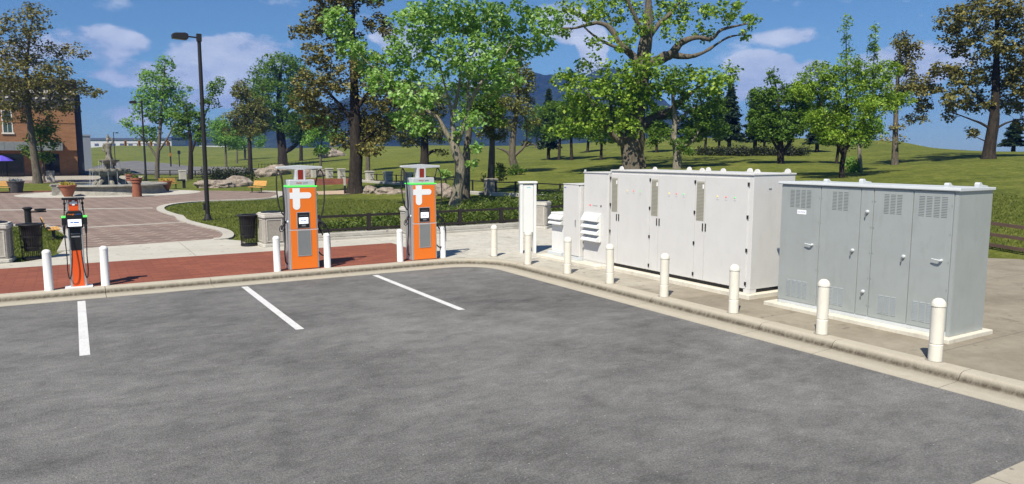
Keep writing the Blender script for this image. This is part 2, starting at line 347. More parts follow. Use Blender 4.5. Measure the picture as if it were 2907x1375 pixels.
TERRAIN_POINTS = [(-12.4,42.2,0.1),(-24.6,84.8,0.1),(-45,155.6,0.1),(-81.6,283.2,0.1),(-162.9,567,2),(-1.1,29.6,0.1),(-1.8,53.5,0.1),(-2.6,83.3,0.1),(-4,131.1,0.1),(-7,238.9,0.3),(-14.1,477.9,3),(-31.6,1075.3,2),(1.3,28.2,0.1),(2.4,51,0.1),(3.9,79.4,0.1),(7.2,145.5,0.1),(11.4,227.6,0.63),(15.1,296.2,3.28),(19.4,376.3,6.91),(26.1,512.6,6),(52.1,1025.2,3),(3.4,26.9,0.1),(6.2,48.7,0.1),(9.7,75.9,0.1),(14,108.6,0.1),(22.5,173.9,-0.1),(28.2,217.6,0.63),(36.8,283.1,3),(47,359.7,6.55),(63.7,490,6),(127.5,980.1,3),(5.2,25.8,0.1),(8.5,41.5,0.1),(12.8,62.4,0.1),(18.2,88.5,0.26),(22.5,109.4,0.46),(32.3,156.5,1.06),(47.5,229.7,2.29),(71.5,344.9,5.66),(97.2,470,6),(194.4,940,3),(6.6,25,0.1),(10.7,40.1,0.1),(16.1,60.4,0.1),(21.1,78.6,0.48),(27.1,100.9,1.01),(40.7,151.5,1.63),(57.1,212.3,2.55),(87.2,323.8,5.76),(122.3,455,6),(244.7,909.9,3),(8,24.1,0.1),(12.9,38.8,0.1),(16.9,50.5,0.1),(21.5,64.2,0.37),(26.1,78,0.76),(42.5,127,2.02),(59,176,3.39),(82.1,244.7,6.09),(131.1,391.1,5),(294.9,879.9,3),(10,23,0.1),(15.3,35,0.1),(19.3,44.4,0.1),(24.3,55.6,0.68),(32.4,74.3,1.41),(48.8,111.6,2.68),(73.3,167.7,5.23),(105.8,241.9,5.5),(183,418.6,3),(366.1,837.3,3),(11.5,22.1,0.1),(16.6,31.9,0.1),(20.4,39.1,0.35),(26,49.8,0.77),(35,66.9,1.51),(51.4,98.3,2.59),(74.8,143.2,4.38),(121.5,232.5,4.5),(210.2,402.4,3),(420.5,804.7,3),(13,21.1,0.1),(17.8,28.9,0.31),(22,35.8,0.56),(27.3,44.4,0.93),(34.2,55.6,1.32),(50.1,81.4,2.13),(79.2,128.8,4.13),(137.2,223.1,4),(237.4,386.1,3),(474.9,772.2,3),(14.1,19.4,0.1),(17.6,24.3,0.38),(23.6,32.5,0.59),(35.5,49,1.16),(47.4,65.4,2.14),(65.2,90.1,3.3),(89,123,4.61),(154.1,212.9,4),(266.7,368.6,3),(533.5,737.1,3),(15.7,18.4,0.1),(19.7,23.1,0.38),(26.4,30.9,0.65),(39.7,46.5,1.84),(53,62.1,2.7),(66.3,77.8,3.86),(86.3,101.3,5.52),(112.9,132.5,6.75),(172.2,202.1,5),(298.1,349.8,3),(596.3,699.5,3),(17.2,16.3,0.1),(22.5,21.4,0.47),(30.1,28.6,0.76),(43.8,41.7,1.94),(56.6,54.1,2.68),(71.8,68.6,3.82),(98.4,94.1,5.8),(128.4,122.7,6),(196.4,187.6,4),(340,324.7,3),(680,649.4,3),(18.1,14.6,0.1),(24.8,20.1,0.55),(33.1,26.9,0.87),(48.1,39.2,2.09),(62.2,50.8,2.88),(76.4,62.4,3.89),(103.9,84.9,5.83),(141.1,115.1,6),(215.8,176,4),(373.5,304.7,3),(747,609.3,3),(18.3,12.1,0.1),(24.8,16.5,0.5),(32.2,21.6,1.04),(46.1,30.9,1.71),(57.2,38.4,2.2),(73.9,49.8,3.34),(97,65.5,5.09),(129.2,87,5),(240,161.6,2),(415.3,279.6,2),(830.7,559.2,2),(19.2,11.6,0.1),(25.1,15.2,0.52),(33.8,20.6,1.17),(46.5,28.4,1.92),(56.2,34.4,2.31),(75.7,46.4,3.55),(97.1,59.5,4.78),(135.7,83.1,4.3),(252.1,154.3,1),(436.3,267.1,1),(872.5,534.2,1),(20.9,10.6,0.1),(25.1,12.8,0.71),(33.6,17.2,1.33),(44.2,22.7,1.92),(52.6,27.1,2.41),(65.3,33.7,3),(75.8,39.2,3.27),(105.3,54.4,2.6),(273.8,141.3,0.5),(473.9,244.6,0.5),(947.9,489.1,1),(22.1,9.8,0.1),(26.6,11.9,0.71),(35.6,16,1.33),(46.8,21.1,1.92),(55.8,25.2,2.54),(67,30.4,3),(75.9,34.4,3.22),(111.6,50.6,2.6),(290.1,131.5,0.5),(502.2,227.7,0.5),(1004.4,455.3,1),(25.2,8,0.1),(30.3,9.7,0.65),(40.4,13.1,1.24),(53.1,17.3,1.82),(63.3,20.7,2.41),(76,24.9,2.94),(88.7,29.1,3.23),(126.7,41.5,2.6),(329.4,108,0.5),(570.2,186.9,0.5),(1140.4,373.9,1),(34.9,4.6,0.1),(50.8,6.8,0.1),(71.7,9.9,1),(111.5,15.4,3),(159.3,22.1,2.6),(414.1,57.4,0.5),(716.7,99.3,0.5)]
def _kern(d):
    return d
_tp = np.array(TERRAIN_POINTS)
def _uv(x, y):
    az = np.arctan2(x, np.maximum(y, -5.0) + 6.0); r = np.sqrt(x * x + (y + 6.0) ** 2)
    return np.stack([az * 3.0, np.log(np.maximum(r, 4.0)) * 1.6], -1)
_tu = _uv(_tp[:, 0], _tp[:, 1])
_K = np.linalg.norm(_tu[:, None] - _tu[None], axis=2)
_n = len(_tp)
_A = np.zeros((_n + 3, _n + 3)); _A[:_n, :_n] = -_K + np.eye(_n) * 0.012
_A[:_n, _n] = 1; _A[:_n, _n + 1:] = _tu; _A[_n, :_n] = 1; _A[_n + 1:, :_n] = _tu.T
_w = np.linalg.solve(_A, np.concatenate([_tp[:, 2], [0, 0, 0]]))
def sstep(a, b, x):
    t = np.clip((x - a) / (b - a), 0, 1); return t * t * (3 - 2 * t)
def terrain(x, y):
    x = np.atleast_1d(np.asarray(x, float)); y = np.atleast_1d(np.asarray(y, float))
    u = _uv(x, y); out = np.empty(len(x))
    for s in range(0, len(x), 4000):
        q = u[s:s + 4000]
        k = -np.linalg.norm(q[:, None] - _tu[None], axis=2)
        out[s:s + 4000] = k @ _w[:_n] + _w[_n] + q @ _w[_n + 1:]
    r = np.hypot(x, y)
    out = np.maximum(out, 0.10)
    # flat near the paved area and behind the camera
    f = np.clip(sstep(19, 27, r), 0, 1) * sstep(-6, 8, y)
    # flat plaza on the left
    pl = (1 - sstep(6, 14, x - np.maximum(0, (y - 30) * .12))) * (1 - sstep(90, 130, y))
    f = f * (1 - pl)
    f = f * (1 - (1 - sstep(20.8, 22.6, x)) * (1 - sstep(24.4, 27.0, y)))
    z = 0.10 + (out - 0.10) * f
    z = z + 0.05 * np.sin(x * .31 + 1.3) * np.sin(y * .27) * f * np.clip((r - 30) / 40, 0, 1)
    # sink below the paved area
    lot = (1 - sstep(12.5, 14.5, x)) * (1 - sstep(19.2, 21.2, y))
    return z - 0.45 * lot
def tz(x, y):
    return float(terrain([x], [y])[0])
TREES = {
'autumn_left': dict(base=(-2.91,86.95,0.1), depth=73.1,
  trunk=[(0,0,-0.15,0.51),(-0.01,0.01,0.86,0.39),(-0.11,0.07,2.43,0.33),(-0.23,0.14,5.16,0.29),(-0.32,0.19,7.86,0.24),(-0.21,0.13,10.92,0.16),(0.28,-0.17,14.32,0.08),(0.75,-0.45,16.39,0.04)],
  blobs=[(-0.08,-1.57,15.21,2.36,1.57,0.8),(0.98,-0.3,16.54,1.18,0.87,0.9),(-1.28,0.04,12.73,1.97,2.16,0.9),(1.37,-0.15,12.51,2.36,1.77,0.7),(3.85,-1.65,12.97,1.18,0.71,0.8),(-0.36,-2.46,10.3,3.15,1.57,0.9),(1.91,-4.21,10.45,1.97,1.18,0.8),(3.47,-0.28,9.45,2.16,1.02,1),(5.25,-3.6,8.79,1.18,0.55,0.9),(-1.53,-0.57,8.53,2.36,1.57,1),(0.98,2.6,8.44,2.75,1.38,1),(3,-1.96,7.39,1.18,0.71,0.8),(-1.5,2.86,6.79,1.57,0.98,0.8),(1.09,-0.81,6.31,1.57,0.98,0.5),(-3.85,2.5,10.17,1.97,2.36,0.8)],
  limbs=[]),
'ivy_left': dict(base=(-2.42,90.22,0.1), depth=76.2,
  trunk=[(0,0,-0.15,0.12),(-0.04,0.02,1.59,0.1),(-0.07,0.04,3.23,0.08),(-0.16,0.1,5.05,0.04)],
  blobs=[(-0.28,-0.22,4.64,1.23,1.31,1),(-1.2,0.58,3.14,0.74,0.66,1),(0.36,-0.37,5.45,1.02,1.02,1),(0.18,-0.62,2.62,0.82,0.82,1),(0.9,-0.94,4.03,0.74,0.74,1)],
  limbs=[]),
'pale_green_left': dict(base=(8.71,96.61,0.1), depth=87.4,
  trunk=[(0,0,-0.15,0.28),(0.16,-0.1,2.34,0.23),(0.48,-0.28,4.67,0.19),(0.83,-0.5,7.91,0.14),(1.25,-0.75,11.57,0.09),(1.47,-0.88,13.62,0.05)],
  blobs=[(1.49,-0.49,13.21,1.03,1.13,1),(-0.33,1.06,12.11,1.18,0.85,1),(0.84,0.55,10.97,2.35,1.69,1),(2.4,-0.53,10.27,1.79,1.6,1),(0.29,0.7,8.41,2.73,1.79,1),(1.89,0.01,7.5,2.26,1.6,1),(-2.78,1.28,6.6,1.03,0.56,1),(-1.74,0.94,5.6,0.94,0.66,1),(-0.21,1.75,5.17,1.5,1.13,1),(-0.88,1.03,9.78,1.22,1.03,1)],
  limbs=[[(0.2,-0.12,2.34,0.14),(-0.8,0.48,4.2,0.1),(-1.93,1.16,5.6,0.07),(-3,1.8,6.62,0.04)],[(0.33,-0.2,3.27,0.14),(1.24,-0.74,4.67,0.09),(2.13,-1.28,6.52,0.05)]]),
'two_tone_left': dict(base=(11.68,91.51,0.1), depth=84.5,
  trunk=[(0,0,-0.15,0.32),(0.18,-0.11,2.36,0.25),(0.22,-0.13,5.06,0.18),(0.01,-0.01,7.3,0.11),(-0.01,0,8.55,0.04)],
  blobs=[(-0.12,0.54,7.54,1.5,1.5,1),(0.93,0.28,6.43,1.36,1.5,1),(-0.65,0.38,5.51,1.14,1.09,1),(1.18,-1.35,4.82,0.91,0.73,1),(2.7,-2.61,9.98,1.09,1,0.8),(3.51,-2,10.99,0.64,0.64,0.8),(2.31,-1.45,8.63,1.09,0.91,0.7)],
  limbs=[[(0.2,-0.12,2.81,0.14),(1.1,-0.66,5.51,0.1),(1.97,-1.18,7.74,0.07),(3.18,-1.9,10.63,0.04)]]),
'olive_mid': dict(base=(22.65,112.75,0.45), depth=108.4,
  trunk=[(0,0,-0.15,0.35),(0.03,-0.02,3.59,0.29),(0.04,-0.02,6.47,0.23),(-0.19,0.11,11.04,0.12),(-0.41,0.25,13.03,0.06)],
  blobs=[(-0.62,-0.02,11.86,1.63,1.46,1),(-0.05,-0.78,9.4,2.45,1.92,1),(-1.06,0.93,7.63,2.22,1.63,1),(0.7,-1.2,6.56,2.45,1.63,1),(-1.77,1.1,5.9,1.63,0.82,1),(1.54,-0.99,8.47,1.46,1.17,1)],
  limbs=[]),
'green_mid': dict(base=(30.7,126.32,1.04), depth=124.2,
  trunk=[(0,0,-0.15,0.87),(-0.04,0.02,2.49,0.73),(-0.18,0.11,5.13,0.67),(-0.28,0.17,9.08,0.54),(-0.1,0.06,12.99,0.33),(0.31,-0.18,16.87,0.13)],
  blobs=[(-0.19,-1.45,16.71,3.47,1.87,1),(-2.04,3.55,14.48,3.01,2.21,1),(2.16,-2.82,14.79,2.54,2.54,1),(-3.59,2.92,11.41,2.67,2.21,1),(-0.81,-1.9,11.53,3.88,2.81,1),(2.91,-2.47,10.99,2.54,2.54,1),(-2.23,3.85,7.87,3.21,2.21,1),(0.34,-1.79,7.05,2.54,1.87,1),(-4.81,3.06,8.95,1.34,1.2,1),(2,-1.37,4.8,1.34,0.94,1)],
  limbs=[[(0.07,-0.04,2.16,0.4),(1.41,-0.84,3.02,0.33),(2.42,-1.45,4.14,0.27),(2.94,-1.76,6.45,0.13)],[(-0.15,0.09,7.77,0.33),(1.64,-0.98,10.38,0.2),(2.46,-1.47,13.31,0.1)],[(-0.19,0.11,8.42,0.33),(-1.75,1.05,11.04,0.2),(-2.79,1.67,13.96,0.1)]]),
'sapling_mid': dict(base=(24.33,82.75,0.68), depth=83.5,
  trunk=[(0,0,-0.15,0.18),(-0.04,0.02,1.56,0.14),(0.08,-0.05,3.12,0.09),(0.22,-0.13,5.34,0.04)],
  blobs=[(0.2,-0.18,5.25,1.71,1.12,1),(-0.69,0.31,4.01,1.26,0.9,1),(1.39,-0.96,4.45,1.08,1.08,1),(0.37,0.34,2.9,1.08,0.63,1),(0.12,-0.83,6.19,0.9,0.63,1)],
  limbs=[]),
'big_olive': dict(base=(17.68,51.82,0.16), depth=53.5,
  trunk=[(0,0,-0.15,0.72),(0.03,-0.02,0.48,0.55),(0.08,-0.05,1.64,0.49),(0.13,-0.08,3.64,0.43),(0.12,-0.07,5.34,0.38),(0.1,-0.06,8.15,0.29),(0.07,-0.04,10.93,0.2),(0.22,-0.13,13.4,0.09)],
  blobs=[(-1.93,1.4,12.07,1.44,1.21,1),(-3.06,1.7,11.33,0.81,0.52,1),(-0.67,0.73,12.91,1.59,1.21,1),(-2.31,0.36,9.71,1.3,0.98,1),(0.09,1.28,10.82,1.5,1.44,0.6),(1.98,-0.09,12.19,1.15,0.69,1),(2.43,-1.08,11.39,0.69,0.4,1),(-2.62,0.47,7.73,1.59,1.1,1),(-2.96,1.82,6.42,1.15,0.81,1),(-0.83,-0.23,8.09,1.73,1.27,0.8),(0.81,-1.44,8.9,1.5,1.38,0.7),(-1.22,2.48,5.7,1.73,1.1,1),(0.94,1.5,6.01,1.73,1.21,0.8),(1.35,-2.22,6.94,1.5,1.27,1),(0.19,1.42,3.95,1.67,0.86,0.7),(1.61,-0.61,4.56,1.5,1.1,1),(2.71,-1.74,5.62,1.15,1.1,1),(0.73,-1.26,3.07,1.1,0.52,1),(-2.81,2.12,5.08,0.58,0.52,1),(-1.01,0.43,14.45,2.59,1.15,1),(1.42,-0.14,14.35,1.44,1.15,1)],
  limbs=[[(0.12,-0.07,4.49,0.17),(-0.68,0.4,6.19,0.12),(-2.1,1.26,7.88,0.07),(-3.06,1.83,8.71,0.03)],[(0.13,-0.08,5.91,0.17),(1.06,-0.64,7.32,0.12),(2.06,-1.23,8.43,0.06)],[(0.12,-0.07,3.35,0.14),(1,-0.6,4.21,0.1),(1.75,-1.05,4.78,0.06)]]),
'maple_front': dict(base=(16.79,33.81,0.14), depth=37.6,
  trunk=[(0,0,-0.15,0.45),(0.06,-0.03,0.49,0.32),(0.17,-0.1,1.2,0.29),(0.26,-0.16,1.81,0.28),(0.25,-0.15,2.42,0.26),(0.11,-0.07,2.92,0.24),(0.03,-0.02,3.32,0.22),(-0,0,4.02,0.12),(-0.05,0.03,4.62,0.11),(0.17,-0.1,5.81,0.08),(0.35,-0.21,7.18,0.05),(0.45,-0.27,9.32,0.03)],
  blobs=[(-4.93,2.88,9.41,0.91,0.81,1),(-4.38,2.8,8.18,0.91,0.69,1),(-3.01,3.73,7.58,1.01,0.69,1),(-3.15,1.71,6.48,0.97,0.77,1),(-2.37,1.46,7.97,0.81,0.77,1),(-1.88,1.65,6.84,0.97,0.77,1),(-2.19,-0.65,9.03,1.42,0.97,1),(-0.28,0.25,9.72,1.62,0.97,1),(1.37,-0.02,9.63,1.62,1.05,1),(3.23,-0.45,9.94,1.62,0.81,1),(3.48,-3.13,9.35,0.97,0.69,1),(-1.13,-0.58,7.82,1.62,1.13,0.8),(-0.16,-2.46,7.48,1.62,1.13,0.8),(3.12,-0.24,8.35,1.42,1.13,1),(4.09,-1.85,8.43,0.77,0.69,1),(-2.69,-1.2,5.43,1.17,0.77,1),(0.82,2.61,6.44,1.42,0.97,0.6),(2.53,1.28,6.42,1.42,0.97,0.6),(-1.96,2.08,4.66,0.77,0.53,1),(-1.15,1.41,4.24,0.89,0.57,1),(-0.18,-2.05,4.53,0.93,0.69,0.6),(1.1,-3.28,6.56,0.97,0.77,0.8),(0.14,0.1,3.73,0.53,0.32,0.6),(-0.17,-2.63,3.16,0.45,0.24,1),(0.03,-1.95,2.4,0.36,0.18,1),(-1.01,-1.06,1.85,0.32,0.22,1),(-0.95,-2.44,11.19,3.04,1.01,0.7),(-3.4,1.86,11.2,1.22,0.93,0.7),(2.79,-1.95,11.37,1.82,0.81,0.7)],
  limbs=[[(0.08,-0.05,3.06,0.16),(-0.33,0.2,3.92,0.12),(-0.64,0.38,4.6,0.1),(-1.01,0.61,4.94,0.08),(-1.41,0.84,5.22,0.07),(-1.82,1.09,5.45,0.06),(-2.58,1.54,6.1,0.04),(-3.42,2.05,7.18,0.02)],[(0.06,-0.04,3.22,0.16),(0.24,-0.14,3.72,0.14),(0.4,-0.24,4.18,0.14),(0.65,-0.39,5.2,0.11),(0.98,-0.59,6.06,0.09),(1.46,-0.88,6.79,0.06),(2.1,-1.26,7.57,0.04),(2.75,-1.64,8.74,0.02)],[(-0.05,0.03,4.62,0.08),(-0.21,0.13,5.61,0.06),(-0.51,0.3,6.99,0.04),(-0.66,0.4,8.74,0.02)],[(0.65,-0.39,5.2,0.08),(0.65,-0.39,6.4,0.06),(1.04,-0.62,7.96,0.04),(1.22,-0.73,9.32,0.02)],[(0.21,-0.13,2.22,0.06),(0.45,-0.27,2.32,0.04),(0.77,-0.46,2.38,0.02)],[(0.1,-0.06,1.61,0.06),(-0.12,0.07,1.77,0.04),(-0.39,0.23,1.81,0.02)]]),
'maple_behind': dict(base=(20.11,39.14,0.31), depth=43.9,
  trunk=[(0,0,-0.15,0.35),(0.05,-0.03,0.99,0.28),(0.1,-0.06,2.41,0.24),(0.23,-0.13,3.81,0.19),(0.48,-0.29,5.67,0.12),(0.69,-0.41,7.28,0.05)],
  blobs=[(0.87,-0.55,6.13,1.32,1.04,1),(1.53,-0.8,4.98,0.95,0.8,1),(0.29,-0.14,5.21,0.71,0.66,1),(1.64,-1.1,6.81,0.95,0.71,1),(0.51,-0.74,7.47,0.95,0.71,1)],
  limbs=[]),
'olive_back': dict(base=(38.41,85.79,1.71), depth=93.3,
  trunk=[(0,0,-0.15,0.6),(0.06,-0.04,1.69,0.5),(0.06,-0.03,4.67,0.4),(0.04,-0.03,7.13,0.25),(0.25,-0.15,9.58,0.1)],
  blobs=[(-1.27,0.11,8.56,2.41,1.91,1),(1.33,-0.33,7.55,2.21,1.71,1),(-2.26,1.48,4.57,2.21,1.61,1),(-0.8,1.42,3.2,2.31,0.9,1),(0.74,-1.26,4.05,1.91,1.41,1),(1.74,-1.39,1.44,0.9,0.35,1),(-0.6,-0.7,5.61,2.01,1.41,1)],
  limbs=[[(0.01,-0.01,0.94,0.25),(0.8,-0.48,1.59,0.2),(1.66,-0.99,1.79,0.15),(2.22,-1.33,1.39,0.07)]]),
'slim_olive': dict(base=(22.69,40.59,0.52), depth=46.5,
  trunk=[(0,0,-0.15,0.28),(0.05,-0.03,1.18,0.23),(0.09,-0.06,2.43,0.2),(0.12,-0.07,3.67,0.15),(0.12,-0.07,5.14,0.07),(0.17,-0.1,6.12,0.03)],
  blobs=[(-0.06,-0.24,4.64,0.95,0.75,1),(0.48,-0.15,3.67,0.7,0.5,1),(-0.12,0.16,3.79,0.6,0.45,1),(0.3,0.14,5.77,0.75,0.65,1),(0.49,-0.42,1.56,0.33,0.5,0.8),(-0.38,0.19,1.06,0.25,0.25,0.7),(0.67,-0.31,0.93,0.35,0.2,0.7)],
  limbs=[]),
'forked_olive': dict(base=(33.66,55.6,1.27), depth=65,
  trunk=[(0,0,-0.15,0.46),(-0.12,0.07,0.79,0.35),(-0.27,0.16,1.49,0.32),(-0.24,0.14,3.05,0.28),(-0.03,0.02,4.77,0.21),(0.15,-0.09,6.82,0.14),(0.09,-0.05,8.86,0.05)],
  blobs=[(-0.53,0.82,8.57,1.33,1.15,1),(0.36,-0.92,7.78,1.15,1.47,1),(-1.01,0.69,6.49,1.33,1.33,1),(0.2,-0.66,5.77,1.47,1.15,1),(-0.22,0.79,4.38,1.61,0.63,1),(1.17,-0.95,4.42,0.84,0.49,1),(1.19,-0.27,2.64,0.63,0.24,1),(0.22,0.17,9.56,0.91,0.63,1)],
  limbs=[[(-0.21,0.13,1.38,0.17),(-0.66,0.4,1.94,0.14),(-1.05,0.63,2.15,0.1),(-1.47,0.88,2.29,0.05)],[(-0.21,0.13,1.49,0.17),(0.24,-0.14,1.94,0.14),(0.63,-0.38,2.42,0.1),(0.84,-0.5,3.22,0.07),(0.75,-0.45,4.08,0.04)],[(0.51,-0.3,2.29,0.1),(1.14,-0.68,2.63,0.07),(1.44,-0.86,2.49,0.04)]]),
'giant_oak': dict(base=(39.67,47,1.8), depth=60.7,
  trunk=[(0,0,-0.15,1.11),(-0.01,0.01,0.65,0.88),(0,-0,1.46,0.85),(0.07,-0.04,2.43,0.88),(0.22,-0.13,3.4,0.65),(0.36,-0.22,5,0.56),(0.5,-0.3,6.59,0.59),(0.59,-0.35,7.86,0.62),(0.76,-0.46,10.37,0.46),(0.88,-0.53,12.86,0.29),(0.89,-0.53,15.02,0.13)],
  blobs=[(-3.79,1.04,6.19,2.03,1.44,0.8),(-4.76,2.71,7.06,1.5,1.18,0.7),(-1.66,0.17,6.21,2.03,1.44,0.8),(-2.84,1.2,4.08,2.42,1.31,0.9),(-0.33,-0.73,5.2,1.83,1.5,0.6),(-3.33,3.27,4.74,1.5,1.18,0.8),(0.46,-2.7,6.65,1.83,1.37,0.6),(4.31,-1.32,7.17,1.83,1.37,0.5),(2.66,-5.52,6.59,1.57,1.24,0.8),(5.74,-4.63,7.43,1.18,1.05,0.7),(-1.87,-0.53,7.76,1.7,1.11,0.6),(-1.13,-2.97,8.11,1.44,0.78,0.5),(-1.76,3.26,8.55,1.44,0.91,0.5),(-1.41,-1.08,3.27,1.63,0.78,0.6),(-3.62,4.27,3.2,1.44,0.72,0.7),(0.06,4.28,2.5,1.37,0.52,0.7),(-4.82,0.82,12.37,2.16,1.18,0.6),(0.5,3.57,13.34,2.16,1.5,0.6),(2.96,1.35,13.22,2.48,1.5,0.5),(4.83,-1.38,12.95,2.16,1.37,0.6),(4.51,-5.55,12.15,1.5,1.18,0.6),(7.75,-4.74,11.85,0.72,0.65,0.9),(7.81,-4.33,10.67,0.59,0.42,0.9),(-2.11,-0.77,10.11,1.5,0.91,0.4),(0.95,-3.27,10.62,1.5,0.91,0.5),(-5.52,1.96,10.81,0.91,0.59,0.6),(-3.82,0.05,9.78,1.18,0.59,0.5),(6.38,-1.47,11.26,1.18,0.59,0.6),(-0.88,-1.19,6.62,1.31,0.85,0.8),(-1.29,-1.13,5.52,1.31,0.85,0.7),(-0.55,-1.39,7.54,1.18,0.72,0.7),(0.4,-1.76,6.01,1.18,0.85,0.7),(-1.44,-0.85,4.28,1.11,0.78,0.6),(-0.18,-1.41,11.4,1.11,0.98,0.5),(2.73,3.2,15.96,4.57,1.18,0.6),(6.16,-0.84,15.42,2.61,1.18,0.6)],
  limbs=[[(-0.03,0.02,1.62,0.56),(-0.82,0.49,2.36,0.46),(-1.59,0.95,3.07,0.33),(-2.07,1.24,4.04,0.23),(-2.73,1.63,5.16,0.13),(-3.44,2.06,6.43,0.07)],[(-0.88,0.53,2.36,0.29),(-1.32,0.79,3.72,0.2),(-1.62,0.97,5.32,0.13),(-1.78,1.06,6.75,0.07)],[(0.22,-0.13,3.24,0.46),(1.55,-0.54,4.05,0.39),(2.88,-0.96,4.62,0.33),(3.88,-1.37,5.53,0.26),(4.71,-1.68,6.19,0.16),(5.73,-2.29,7.16,0.1)],[(3.21,-1.08,4.78,0.2),(3.44,-1.11,3.75,0.13),(3.6,-1.2,2.77,0.07)],[(0.58,-0.35,8.33,0.46),(1.42,-1.23,8.76,0.39),(2.15,-2.05,9.19,0.33),(2.61,-2.52,10,0.26),(3.52,-3.25,10.38,0.2),(4.6,-3.9,10.29,0.16),(5.26,-4.29,10.99,0.13),(7,-5.33,11.45,0.05)],[(2.15,-2.05,9.1,0.26),(3.13,-2.82,8.92,0.2),(4.09,-3.59,9.24,0.13),(5.68,-4.54,10.38,0.08),(6.81,-5.22,10.59,0.03)],[(0.77,-0.46,10.06,0.29),(1.85,-0.34,11.42,0.2),(3.21,-0.78,12.73,0.13),(4.25,-1.02,14.06,0.07)],[(0.53,-0.32,8.02,0.39),(-0.08,0.43,9.32,0.29),(-0.82,1.06,10.29,0.23),(-1.29,1.53,11.35,0.2),(-2.27,2.12,11.79,0.16),(-3.93,3.11,11.35,0.1),(-5.04,3.78,11.48,0.05)],[(-0.61,-0.2,9.37,0.2),(-1.82,0.33,9.72,0.13),(-3.15,0.93,10.4,0.1),(-4.11,1.51,11.33,0.05)],[(0.7,-0.42,10.68,0.23),(-0.49,-0.47,12.12,0.16),(-1.41,-0.3,13.89,0.1)]]),
'pale_trunk_hill': dict(base=(41.67,43.86,1.85), depth=59,
  trunk=[(0,0,-0.15,0.41),(0.01,-0,0.77,0.35),(-0.07,0.04,1.56,0.32),(-0.3,0.18,2.5,0.25),(-0.26,0.15,3.91,0.19),(-0.43,0.26,5.77,0.13),(-0.39,0.24,7.62,0.06)],
  blobs=[(-0.1,0.13,2.66,1.72,0.83,0.8),(1.82,-0.11,3,1.46,1.02,1),(-0.68,1.36,3,1.14,0.89,1),(1.69,-1.57,4.2,1.21,1.02,1),(0.95,0.31,4.26,1.46,0.83,0.8),(-1.68,1.16,2.19,0.57,0.57,1),(3.01,-1.61,2.98,0.89,0.57,1),(-0.3,-1.1,1.4,0.83,0.38,1),(-1.13,-0.8,6.88,1.27,1.08,0.7),(0.64,-0.76,5.44,1.4,0.95,0.7),(2.59,-0.96,5.81,1.14,0.89,0.8)],
  limbs=[[(0.05,-0.03,1.34,0.19),(0.56,-0.33,1.78,0.16),(1.01,-0.6,2.28,0.13),(1.47,-0.88,3.13,0.06)],[(-0.24,0.14,3.29,0.13),(0.49,-0.29,4.38,0.1),(1.69,-1.01,5.15,0.05)]]),
'round_dark': dict(base=(50.45,40.99,2.22), depth=61.1,
  trunk=[(0,0,-0.15,0.33),(-0.03,0.02,0.71,0.26),(-0.11,0.06,2.02,0.23),(-0.25,0.15,4.28,0.13),(-0.68,0.41,6.84,0.05)],
  blobs=[(-1.34,-0.05,7.02,0.59,0.72,0.7),(-1.4,1.17,5.43,1.08,0.92,1),(-0.61,-0.08,5.53,1.58,1.08,1),(0.75,-1,5.78,1.25,1.08,1),(-1.31,0.76,3.7,1.58,1.08,1.3),(0.39,-0.25,3.38,1.84,1.25,1.3),(1.72,-1.04,3.96,0.92,1.08,1),(-0.26,0.04,2.4,1.91,0.59,1.3),(-2.03,0.79,2.82,0.85,0.72,1.2)],
  limbs=[[(0,-0,0.55,0.16),(0.55,-0.33,1.69,0.13),(1.06,-0.64,2.99,0.07)],[(-0.06,0.04,0.88,0.13),(-0.73,0.43,2.02,0.1),(-1.33,0.8,3.31,0.05)]]),
'feathery_green': dict(base=(41.19,28.78,1.54), depth=45.8,
  trunk=[(0,0,-0.15,0.17),(-0.05,0.03,0.67,0.15),(0.01,-0,1.29,0.15),(0.08,-0.05,2.02,0.12),(0.1,-0.06,3.36,0.1),(-0.04,0.03,5.53,0.05),(-0.2,0.12,8.86,0.02)],
  blobs=[(-1.18,1.13,6.29,1.38,0.79,1),(-1.88,1.41,5.31,1.18,0.69,1),(-0.37,0.29,5.54,1.63,1.14,1),(1.26,-0.72,6.01,1.38,0.94,0.9),(1.89,-1.37,6.47,0.94,0.64,1),(0.37,1.29,4.16,1.63,0.94,1),(0.14,-0.8,4.05,1.63,1.04,1),(1.24,-1.64,4.75,1.18,0.94,0.8),(2.65,-1.77,4.85,0.94,0.44,1),(-0.7,-0.38,2.85,1.63,0.89,1),(0.73,-1,2.86,1.14,0.69,1),(-1.42,0.18,2.57,0.94,0.54,1),(-1.23,-0.59,9.09,0.22,0.69,0.6),(-0.53,-0.27,7.96,0.32,0.69,0.6),(0.85,-1.08,8.73,0.22,0.79,0.6),(1.4,-0.63,7.66,0.42,0.59,0.7),(-0.6,-0.66,6.81,0.94,0.59,0.8),(-2.26,0.45,3.57,0.84,0.74,1)],
  limbs=[[(0.01,-0,1.29,0.1),(-0.49,0.29,2.39,0.07),(-1.08,0.65,3.85,0.05),(-1.68,1,5.53,0.03)],[(0.05,-0.03,1.66,0.1),(0.74,-0.45,3.12,0.07),(1.3,-0.78,4.57,0.05),(1.33,-0.8,6.49,0.03),(1.32,-0.79,9.33,0.01)]]),
'slender_pale': dict(base=(47.17,31.56,1.79), depth=51.3,
  trunk=[(0,0,-0.15,0.17),(-0.09,0.05,0.88,0.14),(-0.17,0.1,1.98,0.11),(-0.02,0.01,3.34,0.06),(0.15,-0.09,4.69,0.03)],
  blobs=[(0.17,0.22,2.25,0.77,0.66,1),(0.49,-0.26,3.12,0.83,0.61,1),(0.3,-0.01,4.43,0.83,0.72,1),(-0.54,0.39,0.47,0.47,0.61,1.2),(-0.46,0.12,0.11,0.5,0.33,1.2)],
  limbs=[]),
